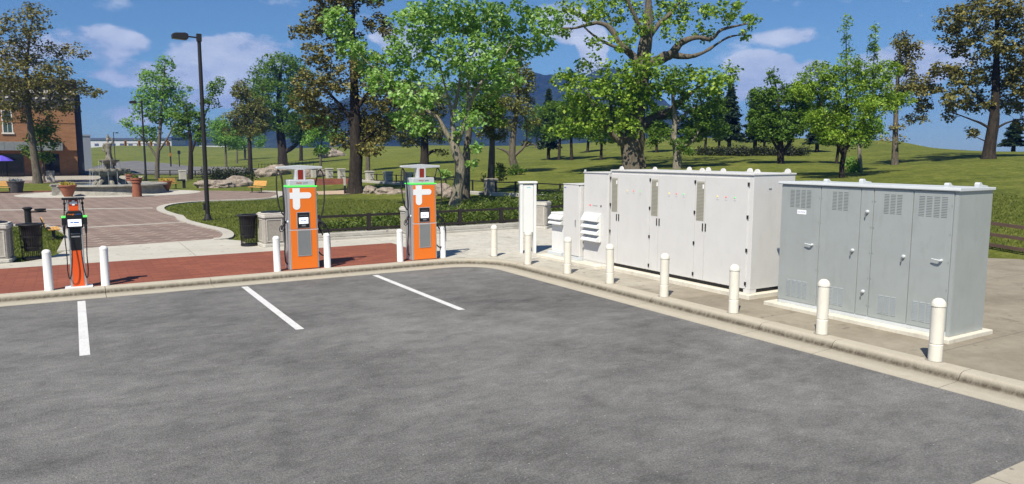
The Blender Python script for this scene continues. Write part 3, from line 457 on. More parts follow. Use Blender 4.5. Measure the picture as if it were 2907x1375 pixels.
'thin_olive': dict(base=(53.83,33.22,2.19), depth=56.1,
  trunk=[(0,0,-0.15,0.27),(-0.03,0.02,1.05,0.23),(-0.1,0.06,2.84,0.18),(-0.14,0.08,4.62,0.15),(-0.14,0.08,6.97,0.11),(-0.09,0.05,9.29,0.04)],
  blobs=[(-0.59,-0.25,8.99,0.85,0.73,1),(0.89,-0.21,8.46,0.85,0.73,1),(0.33,0.05,7.28,1.15,0.85,1),(1.25,-0.77,6.03,1.15,0.85,1),(0.05,-0.54,5.47,1.39,0.85,1),(1.77,-0.87,4.57,0.85,0.73,1),(-0.44,0.59,4.64,0.85,0.73,0.8),(1.17,-0.68,3.44,1.09,0.42,0.8),(-0.14,0.09,2.78,0.73,0.36,0.6),(-0.91,0.44,1.89,0.6,0.24,0.5),(-0.47,-0.61,1.87,0.42,0.24,0.5)],
  limbs=[]),
'big_olive_right': dict(base=(57.85,28.52,2.66), depth=54.2,
  trunk=[(0,0,-0.15,0.58),(0,-0,0.43,0.44),(0.04,-0.03,1.29,0.41),(0.11,-0.07,2.87,0.35),(0.12,-0.07,4.3,0.29),(-0,0,7.13,0.2),(-0.18,0.11,10.2,0.12)],
  blobs=[(-1.33,2.69,10.21,1.25,1.11,1),(-3.16,0.12,9.97,1.4,1.17,1),(-1.36,-1.3,10.19,1.69,1.4,1),(-0.74,2.61,8.52,1.4,0.96,1),(-2.09,-0.32,8.05,1.69,1.25,0.9),(-0.18,-1.42,8.06,1.4,1.4,1),(-2.78,2.21,6.33,1.11,0.64,1),(-2.41,0.7,5.93,1.4,1.11,1),(1.95,0.71,6.17,1.69,1.25,0.9),(0.79,-1.46,5.63,1.4,1.25,1),(-3.05,2.84,5,0.76,0.5,1),(-3.08,1.06,4.25,1.25,0.82,1),(-0.48,0.79,4.1,1.34,0.93,0.9),(2.84,0.22,4.19,1.69,0.93,0.9),(-1.95,1.93,3.19,0.64,0.38,1),(3.55,-0.7,2.64,0.82,0.64,0.8),(-0.24,1.16,1.75,0.64,0.5,0.8),(2.33,-1.89,7.07,1.46,2.62,0.8),(1.19,1.15,12.76,3.21,1.17,0.8)],
  limbs=[[(0.12,-0.07,2.01,0.1),(-0.59,0.35,2.53,0.09),(-1.36,0.81,2.87,0.06),(-2.38,1.42,3.3,0.03)],[(0.09,-0.06,2.01,0.1),(0.9,-0.54,2.59,0.07),(1.88,-1.12,2.87,0.04)],[(0.12,-0.07,3.16,0.12),(-0.96,0.57,4.44,0.09),(-2.28,1.36,5.72,0.04)],[(0.06,-0.03,1.09,0.07),(-0.51,0.31,1.38,0.04),(-1.08,0.65,1.67,0.02)]]),
'hazy_far_a': dict(base=(24.13,140.95,0.58), depth=133.3,
  trunk=[(0,0,-0.15,0.21),(0.02,-0.01,1.92,0.18),(0.02,-0.01,5.12,0.14),(-0.26,0.16,7.24,0.07)],
  blobs=[(-1,0.81,6.4,2.01,2.3,1),(0.66,-0.27,5.26,2.3,2.01,1),(-0.16,0.57,7.97,1.44,1.44,1)],
  limbs=[]),
'hazy_far_b': dict(base=(40.68,209.08,1.4), depth=200.3,
  trunk=[(0,0,-0.15,0.32),(0.1,-0.06,2.46,0.27),(0.03,-0.02,5.66,0.11)],
  blobs=[(-0.2,0.9,5.88,3.56,3.02,1),(3.4,-1.74,5.45,1.94,1.94,1),(-1.65,0.11,4.05,2.37,1.51,1)],
  limbs=[]),
'hazy_far_c': dict(base=(33.21,179.96,0.81), depth=171.5,
  trunk=[(0,0,-0.15,0.23),(0.1,-0.06,2.46,0.18),(0.06,-0.04,5.66,0.09)],
  blobs=[(0.62,-0.39,7.94,2.03,2.03,1),(-0.4,0.3,5.66,1.85,1.66,1)],
  limbs=[]),
'back_green_a': dict(base=(40.75,152.65,1.63), depth=151.9,
  trunk=[(0,0,-0.15,0.41),(0.09,-0.05,2.83,0.33),(0.09,-0.05,7.67,0.16)],
  blobs=[(0.21,0.3,8.49,2.94,2.62,1),(-1.06,0.42,6.05,2.29,1.8,1),(1.42,-0.97,6.46,2.45,2.04,1)],
  limbs=[]),
'back_olive_b': dict(base=(29,80.43,1.03), depth=83.9,
  trunk=[(0,0,-0.15,0.27),(0.04,-0.02,1.88,0.23),(0.05,-0.03,4.56,0.14)],
  blobs=[(0.34,-0.06,5.01,1.63,1.45,1),(-0.28,0.25,3.89,1.26,0.9,1),(1.08,-0.55,3.89,1.26,0.99,1)],
  limbs=[]),
'back_green_c': dict(base=(81.85,126.89,4.29), depth=150.9,
  trunk=[(0,0,-0.15,0.33),(-0.01,0.01,2.17,0.24),(0.11,-0.07,5.77,0.16)],
  blobs=[(-0.28,-0.38,5.74,2.76,2.76,1),(0.97,-0.7,3.37,2.11,1.79,1),(-1.04,0.66,3.53,1.95,1.62,1)],
  limbs=[])}
LINE_TREES = [(51.77,77.56,2.31,8.87,1.3),
 (50.72,73.74,2.29,7.11,1.63),
 (49.98,69.99,2.32,7.52,1.66),
 (62.63,83.97,3.23,6.39,1.79),
 (49.14,63.44,2.37,6.05,1.46),
 (49.1,59.64,2.39,5.47,1.23),
 (60.35,67.11,3.19,5.53,1.43),
 (64.73,63.6,3.33,5.62,1.42),
 (65.51,62.08,3.33,6.13,1.4),
 (65.91,60.92,3.32,7.83,1.48),
 (67.25,58.3,3.32,6.78,1.46),
 (66.34,56.28,3.23,6.34,1.33),
 (62.42,49.64,2.89,6.67,1.45),
 (69.76,51.98,3.22,5.54,1.3),
 (54.83,38.93,2.21,4.37,1.13),
 (77.51,36.09,3.24,3.12,1.14)]
CLOUDS = [(0.8, 6.9, 4.0, 1.2, 1), (3.5, 5.7, 3.7, 1.1, 1), (10.3, 6.7, 4.6, 1.4, 1.1), (13.3, 7.4, 2.8, 1.2, 1), (7.7, 5.2, 4.6, 0.8, 0.9), (3.8, 2.8, 1.9, 0.9, 0.6), (10.8, 4.2, 3.7, 0.6, 0.5), (23.7, 8.8, 1.9, 1.4, 1), (22.6, 8.2, 1.2, 0.9, 0.9), (48.9, 6.0, 2.3, 1.4, 1.1), (50.6, 4.9, 1.9, 0.8, 0.8), (52.7, 5.8, 1.5, 1.1, 0.9), (48.4, 4.6, 2.2, 0.8, 0.8), (51.8, 8.3, 2.8, 0.6, 0.4), (58.9, 6.3, 3.7, 1.2, 0.7), (34.6, 10.0, 1.9, 1.5, 0.8), (36.7, 5.9, 1.9, 0.9, 0.7), (-2.8, 3.2, 1.9, 0.6, 0.5), (28.2, 8.0, 3.7, 1.2, 0.7), (-7.4, 5.6, 6.2, 1.5, 1), (71.5, 5.0, 4.9, 1.4, 1), (77.7, 5.5, 6.2, 1.5, 1), (-15.7, 3.9, 6.2, 1.5, 1), (6.4, 5.3, 5.2, 0.9, 1.2), (2.1, 7.3, 3.4, 1.3, 1.4), (10.9, 7.0, 5.2, 1.5, 1.4), (49.9, 5.6, 2.8, 1.5, 1.5), (52.3, 5.1, 1.9, 1.1, 1.2), (23.1, 8.5, 2.8, 1.5, 1.3), (34.9, 9.7, 1.9, 1.5, 1.2), (37.0, 8.0, 1.2, 1.9, 1.0), (9.7, 3.8, 4.3, 0.6, 0.9), (58.9, 5.8, 2.8, 1.9, 1.0)]
HAZE = 0.0003
EXPOSURE = 0.5
SKY_TINT = (.80, 1.08, 1.26, 1)
# ------------------------------------------------------------------ the ground
ang = np.concatenate([np.linspace(-180, -50, 40, endpoint=False), np.linspace(-50, 110, 420, endpoint=False), np.linspace(110, 180, 22, endpoint=False)])
rad = np.concatenate([[0.5, 4, 8], np.linspace(11, 60, 74), np.geomspace(61, 420, 110), np.geomspace(450, 4000, 22)])
A_, R_ = np.meshgrid(np.radians(ang), rad, indexing='ij')
gx_, gy_ = (R_ * np.sin(A_)).ravel(), (R_ * np.cos(A_)).ravel()
gz_ = terrain(gx_, gy_)
gz_ = np.where(np.hypot(gx_, gy_) > 900, np.minimum(gz_, 1.0), gz_)
na, nr = len(ang), len(rad)
I_ = np.arange(na)[:, None]; J_ = np.arange(nr - 1)[None]
F_ = np.stack([(I_ * nr + J_), ((I_ + 1) % na * nr + J_), ((I_ + 1) % na * nr + J_ + 1), (I_ * nr + J_ + 1)], -1).reshape(-1, 4)[:, ::-1]
struct(np_mesh('ground', np.stack([gx_, gy_, gz_], -1), F_, M['grass'], None, True))

def arc(cx, cy, r, a0, a1, n): return [(cx + r*math.cos(R(a0+(a1-a0)*i/n)), cy + r*math.sin(R(a0+(a1-a0)*i/n))) for i in range(n+1)]
# asphalt of the parking lot
lot = [(-60,-40),(9.44,-40)] + [(9.44,16.4)] + arc(8.4,16.4,1.04,0,90,10)[1:] + [(-60,17.44)]
mb = MB(); mb.add([(x,y,0) for x,y in lot], [tuple(range(len(lot)))]); struct(mb.build('parking_lot', M['asphalt']))
# painted bay lines
for x0 in (-0.06, 3.15, 6.27, -3.28, -6.5):
    mb = MB(); mb.add([(x0,12.5,.004),(x0+.14,12.48,.004),(x0+.15,17.26,.004),(x0+.01,17.26,.004)], [(0,1,2,3)])
    struct(mb.build('parking_line', M['line']))
# concrete apron at the near right corner
mb = MB(); mb.add([(1.5,-8,.004),(9.44,-8,.004),(9.44,3.36,.004),(7.9,3.345,.004),(1.5,3.28,.004)], [(0,1,2,3,4)]); struct(mb.build('concrete_apron', M['apron']))

# kerb with gutter pan, cast in segments with open joints
prof = [(0,.006),(.40,.018),(.455,.026),(.475,.06),(.50,.105),(.53,.126),(.58,.138),(.78,.136),(.78,-.12),(0,-.12)]
def kerb_seg(mb, pts, nrm):
    n = len(prof); o = len(mb.v)
    for (x, y), (nx, ny) in zip(pts, nrm):
        for d, z in prof: mb.v.append((x+nx*d, y+ny*d, z))
    for i in range(len(pts)-1):
        for j in range(n): mb.f.append((o+i*n+j, o+(i+1)*n+j, o+(i+1)*n+(j+1)%n, o+i*n+(j+1)%n))
    mb.f.append(tuple(o+j for j in range(n))); mb.f.append(tuple(o+(len(pts)-1)*n+j for j in range(n-1,-1,-1)))
mb = MB(); gap = .011
xs = [-60,-30,-18,-12,-8.7,-5.65,-2.6,.48,3.12-.5,5.7,8.4]
for a, b in zip(xs, xs[1:]):
    k = max(2, int((b-a)/.5)); px = [a+gap/2+(b-a-gap)*i/k for i in range(k+1)]
    kerb_seg(mb, [(x,17.44) for x in px], [(0,1)]*len(px))
aa = [90-90*i/14 for i in range(15)]
kerb_seg(mb, [(8.4+1.04*math.cos(R(a)), 16.4+1.04*math.sin(R(a))) for a in aa], [(math.cos(R(a)), math.sin(R(a))) for a in aa])
ys = [16.4-gap,13.4,11.1,8.35,6.95,5.05,2.0,-1.5,-5,-12,-40]
for a, b in zip(ys, ys[1:]):
    k = max(2, int((a-b)/.5)); py = [a-gap/2+(b-a+gap)*i/k for i in range(k+1)]
    kerb_seg(mb, [(9.44,y) for y in py], [(1,0)]*len(py))
struct(mb.build('kerb', M['kerb'], None, True))

def slab(name, poly, z, mat, z0=-.05):
    mb = MB(); mb.prism(poly, z0, z); return struct(mb.build(name, M[mat]))
slab('brick_pavement', [(-60,18.21),(8.62,18.21),(8.72,20.3),(8.80,22.34),(5.2,22.26),(-60,22.5)], .134, 'redbrick')
slab('sidewalk', [(-60,22.5),(5.2,22.26),(8.8,22.34),(8.9,24.06),(5.7,24.06),(5.0,23.9),(4.75,24.6),(4.72,25.5),(4.28,26.35),(4.02,26.5),(.6,26.0),(-.2,25.75),(-.33,25.3),(-.7,23.95),(-1.25,23.4),(-3,23.3),(-60,23.6)], .134, 'walk')
pad_poly = [(8.62,18.2),(8.4+1.78*.5,18.18)] + [(8.4+1.80*math.cos(R(a)), 16.4+1.80*math.sin(R(a))) for a in range(60,-1,-10)] + [(10.22,-40),(24.5,-40),(22.9,3),(22.15,10.6),(21.7,15),(21.3,24.6),(16.5,24.06),(8.9,24.06),(8.80,22.34),(8.72,20.3)]
slab('utility_pad', pad_poly, .132, 'walk2')
plaza = [(-60,25.9),(-6,36.6),(-1.85,35.9),(-.95,35.0),(-.31,32.8),(-.05,30.6),(-.12,27.4),(-.2,25.76),(.6,26.0),(4.02,26.5),(4.26,26.62),(4.54,27.87),(4.58,29.45),(4.25,31.45),(3.88,34.54),(3.98,37.07),(3.81,38.5),(3.66,41.49),(4.04,44.6),(5.11,47.02),(7.06,48.42),(9.93,48.9),(11.32,49.6),(12.5,53.4),(13.2,57.2),(12.5,58.7),(10.2,61.5),(7.8,63.4),(5.5,66),(-.5,66.6),(-60,66.6)]
plaza[0] = (-60,36.6); slab('plaza_paving', plaza, .135, 'paver')
# concrete ring round the fountain and light bands across the pavers
mb = MB(); mb.add([(2.5+6.0*math.cos(2*math.pi*i/48), 61.3+5.4*math.sin(2*math.pi*i/48), .142) for i in range(48)], [tuple(range(48))]); struct(mb.build('fountain_surround', M['walk']))
for pts in ([(-60,47.3),(-3.3,46.2),(3.62,43.75),(3.64,43.25),(-3.35,45.6),(-60,46.6)], [(-.15,33.35),(3.96,33.85),(4.0,33.5),(-.12,33.0)]):
    mb = MB(); mb.add([(x,y,.141) for x,y in pts], [tuple(range(len(pts)))]); struct(mb.build('paving_band', M['edging']))
# concrete edging along the lawns
def ribbon(name, pts, w, z0, z1, mat):
    P = [Vector(p) for p in pts]; mb = MB(); L = []; Rr = []
    for i, p in enumerate(P):
        d = (P[min(i+1,len(P)-1)]-P[max(i-1,0)]).normalized(); nn = Vector((d.y,-d.x)); L.append(p); Rr.append(p+nn*w)
    poly = L + Rr[::-1]
    for i in range(len(P)-1): mb.prism([L[i],L[i+1],Rr[i+1],Rr[i]], z0, z1)
    return struct(mb.build(name, M[mat]))
def smooth_path(pts, n=5):
    P = [Vector((p[0],p[1],p[2] if len(p)>2 else 0)) for p in pts]; out = []
    for i in range(len(P)-1):
        a, b, c, d = P[max(i-1,0)], P[i], P[i+1], P[min(i+2,len(P)-1)]
        for k in range(n):
            t = k/n; out.append(.5*((2*b)+(c-a)*t+(2*a-5*b+4*c-d)*t*t+(3*b-a-3*c+d)*t**3))
    return out + [P[-1]]
lawn_edge = smooth_path([(4.02,26.5),(4.26,26.62),(4.54,27.87),(4.58,29.45),(4.25,31.45),(3.88,34.54),(3.98,37.07),(3.81,38.5),(3.66,41.49),(4.04,44.6),(5.11,47.02),(7.06,48.42),(9.93,48.9),(11.32,49.6)], 4)
ribbon('lawn_edging', [(p.x,p.y) for p in lawn_edge], .38, .0, .17, 'edging')
ribbon('lawn_edging', [(p.x,p.y) for p in smooth_path([(-.2,25.4),(-.12,27.4),(-.05,30.6),(-.31,32.8),(-.95,35.0),(-1.85,35.9),(-6,36.6)], 4)], -.3, .0, .16, 'edging')
ribbon('path_edging', [(p.x,p.y) for p in smooth_path([(11.4,50.5),(12.5,53.4),(13.25,57.2),(12.5,58.9)], 4)], .5, 0, .17, 'edging')
# brick edging round the lawn with the old tree, sidewalk in front of the building
slab('lawn_brick_border', [(-12,66.62),(.2,66.62),(.3,67.1),(-12,67.1)], .2, 'lowbrick')
slab('building_sidewalk', [(-40,97),(7.0,97),(8.2,109),(1.4,113.9),(-40,114.4)], .14, 'apron')
slab('brick_strip', [(-40,89),(6.2,88),(7,96.9),(-40,96.9)], .13, 'paver')

def drape(name, poly, mat, dz, step, label=None):
    """a sheet that follows the ground inside a polygon"""
    x0, x1 = min(p[0] for p in poly), max(p[0] for p in poly); y0, y1 = min(p[1] for p in poly), max(p[1] for p in poly)
    V = [Vector(p) for p in poly]; n = len(V); E = [(i,(i+1)%n) for i in range(n)]
    def inside(x, y):
        c = False; j = n-1
        for i in range(n):
            if (poly[i][1] > y) != (poly[j][1] > y) and x < (poly[j][0]-poly[i][0])*(y-poly[i][1])/(poly[j][1]-poly[i][1])+poly[i][0]: c = not c
            j = i
        return c
    y = y0
    while y < y1:
        x = x0
        while x < x1:
            if inside(x, y): V.append(Vector((x, y)))
            x += step
        y += step
    vv, ee, ff, *_ = geometry.delaunay_2d_cdt(V, E, [], 1, 1e-4)
    z = terrain([v.x for v in vv], [v.y for v in vv]); mb = MB(); mb.add([(v.x, v.y, zz+dz) for v, zz in zip(vv, z)], [tuple(f) for f in ff])
    return struct(mb.build(name, M[mat]))
drape('road', [(-40,117),(1.2,119),(2.5,165),(10,232),(16,238),(22,214),(24.4,180),(24.8,147),(25.2,113),(22.8,103),(14.9,109.5),(8.8,115.2)], 'asphalt', .10, 5)
drape('sand_bed', [(15.1,52.2),(17.1,51.2),(18.4,55.2),(16.2,56.6)], 'sand', .03, .6)
# far wooded slopes
def ridge(name, prof, x0, width, depth_m):
    """prof: list of (along, height); a long ridge whose back slopes away"""
    k = 60; n = 240; V = []; al = np.linspace(prof[0][0], prof[-1][0], n)
    hh = np.interp(al, [p[0] for p in prof], [p[1] for p in prof]); r2 = np.random.default_rng(3)
    jag = np.convolve(r2.normal(0, 1, n), np.ones(3)/3, 'same')*2.2 + np.convolve(r2.normal(0, 1, n), np.ones(9)/9, 'same')*4
    c, s = math.cos(R(-30.9)), math.sin(R(-30.9))
    for i in range(n):
        for j in range(k):
            t = j/(k-1); e = (t-.5)*2; z = (hh[i]+jag[i])*max(0, 1-abs(e))**.8 * (1+.12*math.sin(i*.21+j*.5)) - 3
            u = al[i]; w = depth_m + e*width
            V.append((u*c - w*s, u*s + w*c, z))
    I = np.arange(n-1)[:, None]; J = np.arange(k-1)[None]
    F = np.stack([I*k+J, (I+1)*k+J, (I+1)*k+J+1, I*k+J+1], -1).reshape(-1, 4)
    return struct(np_mesh(name, V, F, M['hill'], None, True))
ridge('mountain', [(-760,0),(-560,40),(-420,70),(-300,95),(-150,112),(0,128),(110,146),(190,140),(260,100),(330,52),(420,22),(520,0)], 0, 380, 1330)
ridge('far_hills', [(-1500,6),(-1000,34),(-900,30),(-800,26),(-700,24),(-600,22),(-480,20),(-350,0)], 0, 150, 1480)
# ------------------------------------------------------------------ bollards
def bollard_front(loc, label):
    t = thing('bollard', label, 'bollard', loc, 0, 'smooth white bollards by the chargers')
    mb = MB(); mb.lathe([(.088,0),(.088,.012),(.084,.018),(.084,.795)], n=24); mb.build('post', M['bollw'], t, True)
    mb = MB(); mb.lathe([(.0865,.796),(.0865,.812),(.080,.835),(.064,.857),(.04,.871),(.0,.876)], n=24, cap=False); mb.build('cap', M['bollw'], t, True)
    return t
fb = bollard_front((-.55,18.07+.09,.134), 'smooth white bollard left of the slim charging post')
for (x, y, l) in [(.50,18.24,'smooth white bollard right of the slim charging post'),(4.22,18.31,'smooth white bollard left of the nearer orange charger'),
                  (5.47,18.30,'smooth white bollard right of the nearer orange charger'),(7.46,18.32,'smooth white bollard left of the farther orange charger'),
                  (8.77,18.42,'smooth white bollard right of the farther orange charger')]: o_ = again(fb, (x,y,.134), l); o_.rotation_euler = (random.uniform(-.012,.012), random.uniform(-.012,.012), random.uniform(0,6))
def bollard_pad(loc, label):
    t = thing('bollard', label, 'bollard', loc, 0, 'cream bollards along the cabinet kerb')
    mb = MB(); mb.lathe([(.090,.008),(.090,.235),(.083,.243),(.083,.250),(.089,.256),(.089,.78)], n=24); mb.build('post', M['bollc'], t, True)
    mb = MB(); mb.lathe([(.097,.781),(.097,.80),(.088,.835),(.068,.866),(.04,.886),(0,.894)], n=24, cap=False); mb.build('cap', M['bollc'], t, True)
    mb = MB(); mb.lathe([(.125,0),(.125,.006),(.118,.0078),(.02,.0078)], n=24); mb.build('base_ring', M['ring'], t, True)
    return t
rows = [(10.10,17.91,'cream bollard at the rounded kerb corner, farthest of the row'),(10.09,16.1,'cream bollard in front of the white cabinet on legs'),
        (10.13,14.36,'cream bollard in front of the cabinet with the white louvre hood'),(10.15,12.75,'cream bollard before the leftmost beige vent grille'),
        (10.13,10.98,'cream bollard before the middle of the large white cabinet'),(10.16,9.18,'cream bollard at the near corner of the large white cabinet'),
        (10.16,7.34,'cream bollard before the middle of the grey cabinet'),(10.18,5.54,'cream bollard at the right end of the grey cabinet, nearest')]
cb = bollard_pad((rows[0][0]+.03, rows[0][1], .132), rows[0][2])
for x, y, l in rows[1:]: o_ = again(cb, (x+.03,y,.132), l); o_.rotation_euler = (random.uniform(-.014,.014), random.uniform(-.014,.014), random.uniform(0,6))

# ------------------------------------------------------------------ fast chargers
def rounded_bar(mb, x0, x1, z0, z1, y0, y1, r, side):
    """bar with one rounded end: side 'r' or 'b'"""
    p = []
    if side == 'r':
        zc = (z0+z1)/2; rr = (z1-z0)/2; p = [(x0,z0),(x1-rr,z0)] + [(x1-rr+rr*math.cos(R(a)), zc+rr*math.sin(R(a))) for a in range(-75,90,15)] + [(x1-rr,z1),(x0,z1)]
    else:
        xc = (x0+x1)/2; rr = (x1-x0)/2; p = [(x0,z1),(x0,z0+rr)] + [(xc+rr*math.cos(R(a)), z0+rr+rr*math.sin(R(a))) for a in range(195,360,15)] + [(x1,z0+rr),(x1,z1)]
    mb.ext(p, 'y', y0, y1)
def fast_charger(loc, label):
    t = thing('fast_charger', label, 'ev charger', loc, 0, 'orange fast chargers at the kerb')
    W, D, H = .36, .46, 2.03
    mb = MB(); mb.ext([(-W-.01,0),(W+.01,0),(W-.005,2.06),(-W+.005,2.06)], 'y', 0, D); mb.build('body', M['silver'], t, False, .02, 3)
    mb = MB(); mb.ext([(-W+.035,2.085),(W-.035,2.085),(W-.045,2.235),(-W+.045,2.235)], 'y', .01, D-.01); h = mb.build('head', M['silverl'], t, False, .02, 3)
    lettering('lettering', 'charge', .055, M['tred'], h, (-.075,.004,2.165), (R(90),0,0)); lettering('lettering', 'point', .055, M['tgrey'], h, (.085,.004,2.165), (R(90),0,0))
    mb = MB(); mb.box(-W-.01,-.012,2.061,W+.01,D+.005,2.084); mb.build('status_light', M['led'], t, False, .006)
    mb = MB(); mb.box(-.318,-.010,1.012,.322,.0,2.035); up = mb.build('upper_panel', M['orange'], t, False, .004)
    mb = MB(); mb.box(-.322,-.010,.02,.330,.0,.985); mb.build('lower_panel', M['orange'], t, False, .004)
    mb = MB(); rounded_bar(mb, -.245,-.068,1.50,2.032,-.0145,-.0101,0,'b'); rounded_bar(mb, -.317,-.246,1.775,1.925,-.0145,-.0101,0,'x') if 0 else mb.box(-.317,-.0145,1.775,-.2451,-.0101,1.925)
    rounded_bar(mb, -.0679,.215,1.775,1.925,-.0145,-.0101,0,'r'); mb.build('cross_emblem', M['logo'], up)
    # card reader and screen
    mb = MB(); mb.box(-.165,-.020,1.035,.160,-.0101,1.44); fr = mb.build('reader_frame', M['silver'], t, False, .006)
    mb = MB(); mb.box(-.150,-.026,1.05,.145,-.0201,1.425); mb.build('reader', M['black'], fr, False, .006)
    mb = MB(); mb.box(-.115,-.029,1.15,.115,-.0261,1.305); sc = mb.build('screen', M['screen'], fr)
    mb = MB(); mb.box(-.07,-.0300,1.215,-.02,-.0291,1.235); mb.box(-.01,-.0300,1.215,.06,-.0291,1.235); mb.build('screen_print', M['tblue'], fr)
    mb = MB(); mb.box(-.06,-.0300,1.185,.03,-.0291,1.195); mb.build('screen_print', M['torange'], fr)
    mb = MB(); mb.box(-.05,-.030,1.085,.05,-.0262,1.125); mb.build('card_slot', M['tgrey'], fr)
    mb = MB(); mb.box(-.1,-.029,1.355,.1,-.0262,1.363); mb.build('caption', M['tgrey'], fr)
    # vent grille
    mb = MB()
    for (a,b,c,d) in [(-.165,.34,-.145,.985),(.155,.34,.175,.985),(-.145,.34,.155,.36),(-.145,.965,.155,.985)]: mb.box(a,-.020,b,c,-.0101,d)
    g = mb.build('grille_frame', M['silver'], t)
    mb = MB(); mb.box(-.145,-.0125,.36,.155,-.0101,.965); mb.build('grille_back', M['slot'], g)
    mb = MB()
    for i in range(13): x = -.138+i*.0225; mb.box(x,-.019,.361,x+.012,-.0126,.964)
    mb.build('grille', M['grille'], g)
    mb = MB(); mb.box(-.37,-.006,.988,.37,-.0001,1.009); mb.build('trim', M['silverl'], t)
    # neck and cable arm
    mb = MB(); mb.box(-.125,.13,2.235,.125,.33,2.48); nk = mb.build('neck', M['silverl'], t, False, .012)
    mb = MB(); mb.box(-.065,.124,2.236,.065,.1299,2.478); mb.build('neck_panel', M['neckred'], nk)  # recess shadow is put into the dark red of this panel
    mb = MB()
    for s in (-1,1): mb.ext([(0,2.48),(s*.56,2.505),(s*.575,2.53),(s*.56,2.56),(0,2.595)], 'y', .17, .30)
    mb.build('cable_arm', M['silverl'], t, False, .012)
    # cables
    def cab(s, pts, r=.017): m = MB(); m.tube(smooth_path(pts, 6), r, 8); return m.build('cable', M['rubber'], t, True)
    cab(-1, [(-.52,.23,2.49),(-.56,.20,2.38),(-.585,.16,2.1),(-.575,.12,1.75),(-.53,.08,1.5),(-.46,.05,1.38),(-.445,.04,1.55),(-.45,.08,1.9),(-.45,.16,2.3),(-.50,.23,2.48)])
    cab(-1, [(-.50,.22,2.45),(-.46,.12,2.2),(-.455,.05,1.7),(-.455,.03,1.2),(-.45,.05,.8),(-.46,.08,.45),(-.42,.16,.18),(-.33,.24,.12)])
    cab(1, [(.52,.23,2.49),(.585,.20,2.35),(.59,.14,2.0),(.55,.08,1.6),(.46,.06,1.27),(.41,.08,1.16)])
    cab(1, [(.50,.24,2.47),(.42,.16,2.3),(.40,.3,2.0),(.40,.4,1.5),(.47,.30,1.0),(.60,.2,.72),(.66,.16,.5),(.62,.14,.36),(.5,.12,.30),(.38,.16,.42)])
    cab(1, [(.40,.08,1.12),(.52,.06,1.12),(.62,.08,1.0),(.68,.10,.8),(.70,.14,.45)], .014)
    for s in (-1,1):
        mb = MB(); mb.lathe([(.045,0),(.045,.05),(.03,.07)], n=16); kx = mb.build('connector_holster', M['silverl'], t, True); kx.location = (s*(W-.015), .10, 1.2); kx.rotation_euler = (0, s*R(90), 0)
        pts = [(s*.41,.09,1.2),(s*.46,.05,1.17),(s*.52,.02,1.10),(s*.54,.01,1.02)]
        mb = MB(); mb.tube(pts, [.036,.034,.026,.020], 10); hd = mb.build('connector_plug', M['black'], t, True)
        mb = MB(); mb.tube(smooth_path([(s*.43,.05,1.14),(s*.50,0,1.0),(s*.57,0,.98),(s*.585,.01,1.06),(s*.52,.02,1.14)], 4), .010, 6); mb.build('plug_grip', M['black'], hd, True)
    return t
ch = fast_charger((4.885,18.27,.134), 'nearer tall orange fast charger with white cross emblem and black cables')
again(ch, (8.15,18.25,.134), 'farther tall orange fast charger at the right end of the brick pavement')

# ------------------------------------------------------------------ slim charging post
t = thing('charging_post', 'slim red orange charging post with black head and loose cables on a white base', 'ev charger', (0.0,18.24,.134))
mb = MB(); mb.box(-.26,-.15,0,.26,.17,.035); mb.build('base_plate', M['bollw'], t, False, .006)
for s in (-1,1):
    mb = MB(); mb.ext([(s*.112,.035),(s*.155,.035),(s*.135,.5),(s*.13,1.9),(s*.105,1.9),(s*.105,.5)], 'y', -.05, .10); mb.build('side_rail', M['silver'], t, False, .006)
mb = MB(); mb.ext([(-.111,.036),(.111,.036),(.100,.35),(.0985,.82),(-.0985,.82),(-.100,.35)], 'y', -.045, .09); mb.build('lower_panel', M['redor'], t, False, .004)
mb = MB(); mb.box(-.104,-.055,.821,.104,.09,1.30); pn = mb.build('middle_panel', M['black'], t, False, .01)
mb = MB(); mb.box(-.085,-.060,1.10,.085,-.0551,1.125); mb.build('card_slot', M['grille'], pn)
mb = MB(); mb.box(-.085,-.060,1.17,.085,-.0551,1.18); mb.build('trim', M['grille'], pn)
mb = MB(); mb.box(-.10,-.058,.9,-.03,-.0551,1.05); mb.build('panel_gloss', M['dark'], pn)
mb = MB(); mb.ext([(-.155,1.301),(.155,1.301),(.155,1.60),(.12,1.665),(-.12,1.665),(-.155,1.60)], 'y', -.13, .10); hd = mb.build('head', M['black'], t, False, .018, 3)
mb = MB(); mb.box(-.125,-.137,1.34,.125,-.1301,1.49); mb.build('screen', M['screen'], hd)
mb = MB(); mb.box(-.08,-.138,1.41,-.03,-.1371,1.435); mb.box(-.02,-.138,1.41,.08,-.1371,1.435); mb.build('screen_print', M['tblue'], hd)
mb = MB(); mb.box(-.04,-.138,1.375,.05,-.1371,1.385); mb.build('screen_print', M['torange'], hd)
lettering('lettering', 'charge', .05, M['torange'], hd, (-.06,-.1325,1.60), (R(90),0,0)); lettering('lettering', 'point', .05, M['tblue'], hd, (.075,-.1325,1.60), (R(90),0,0))
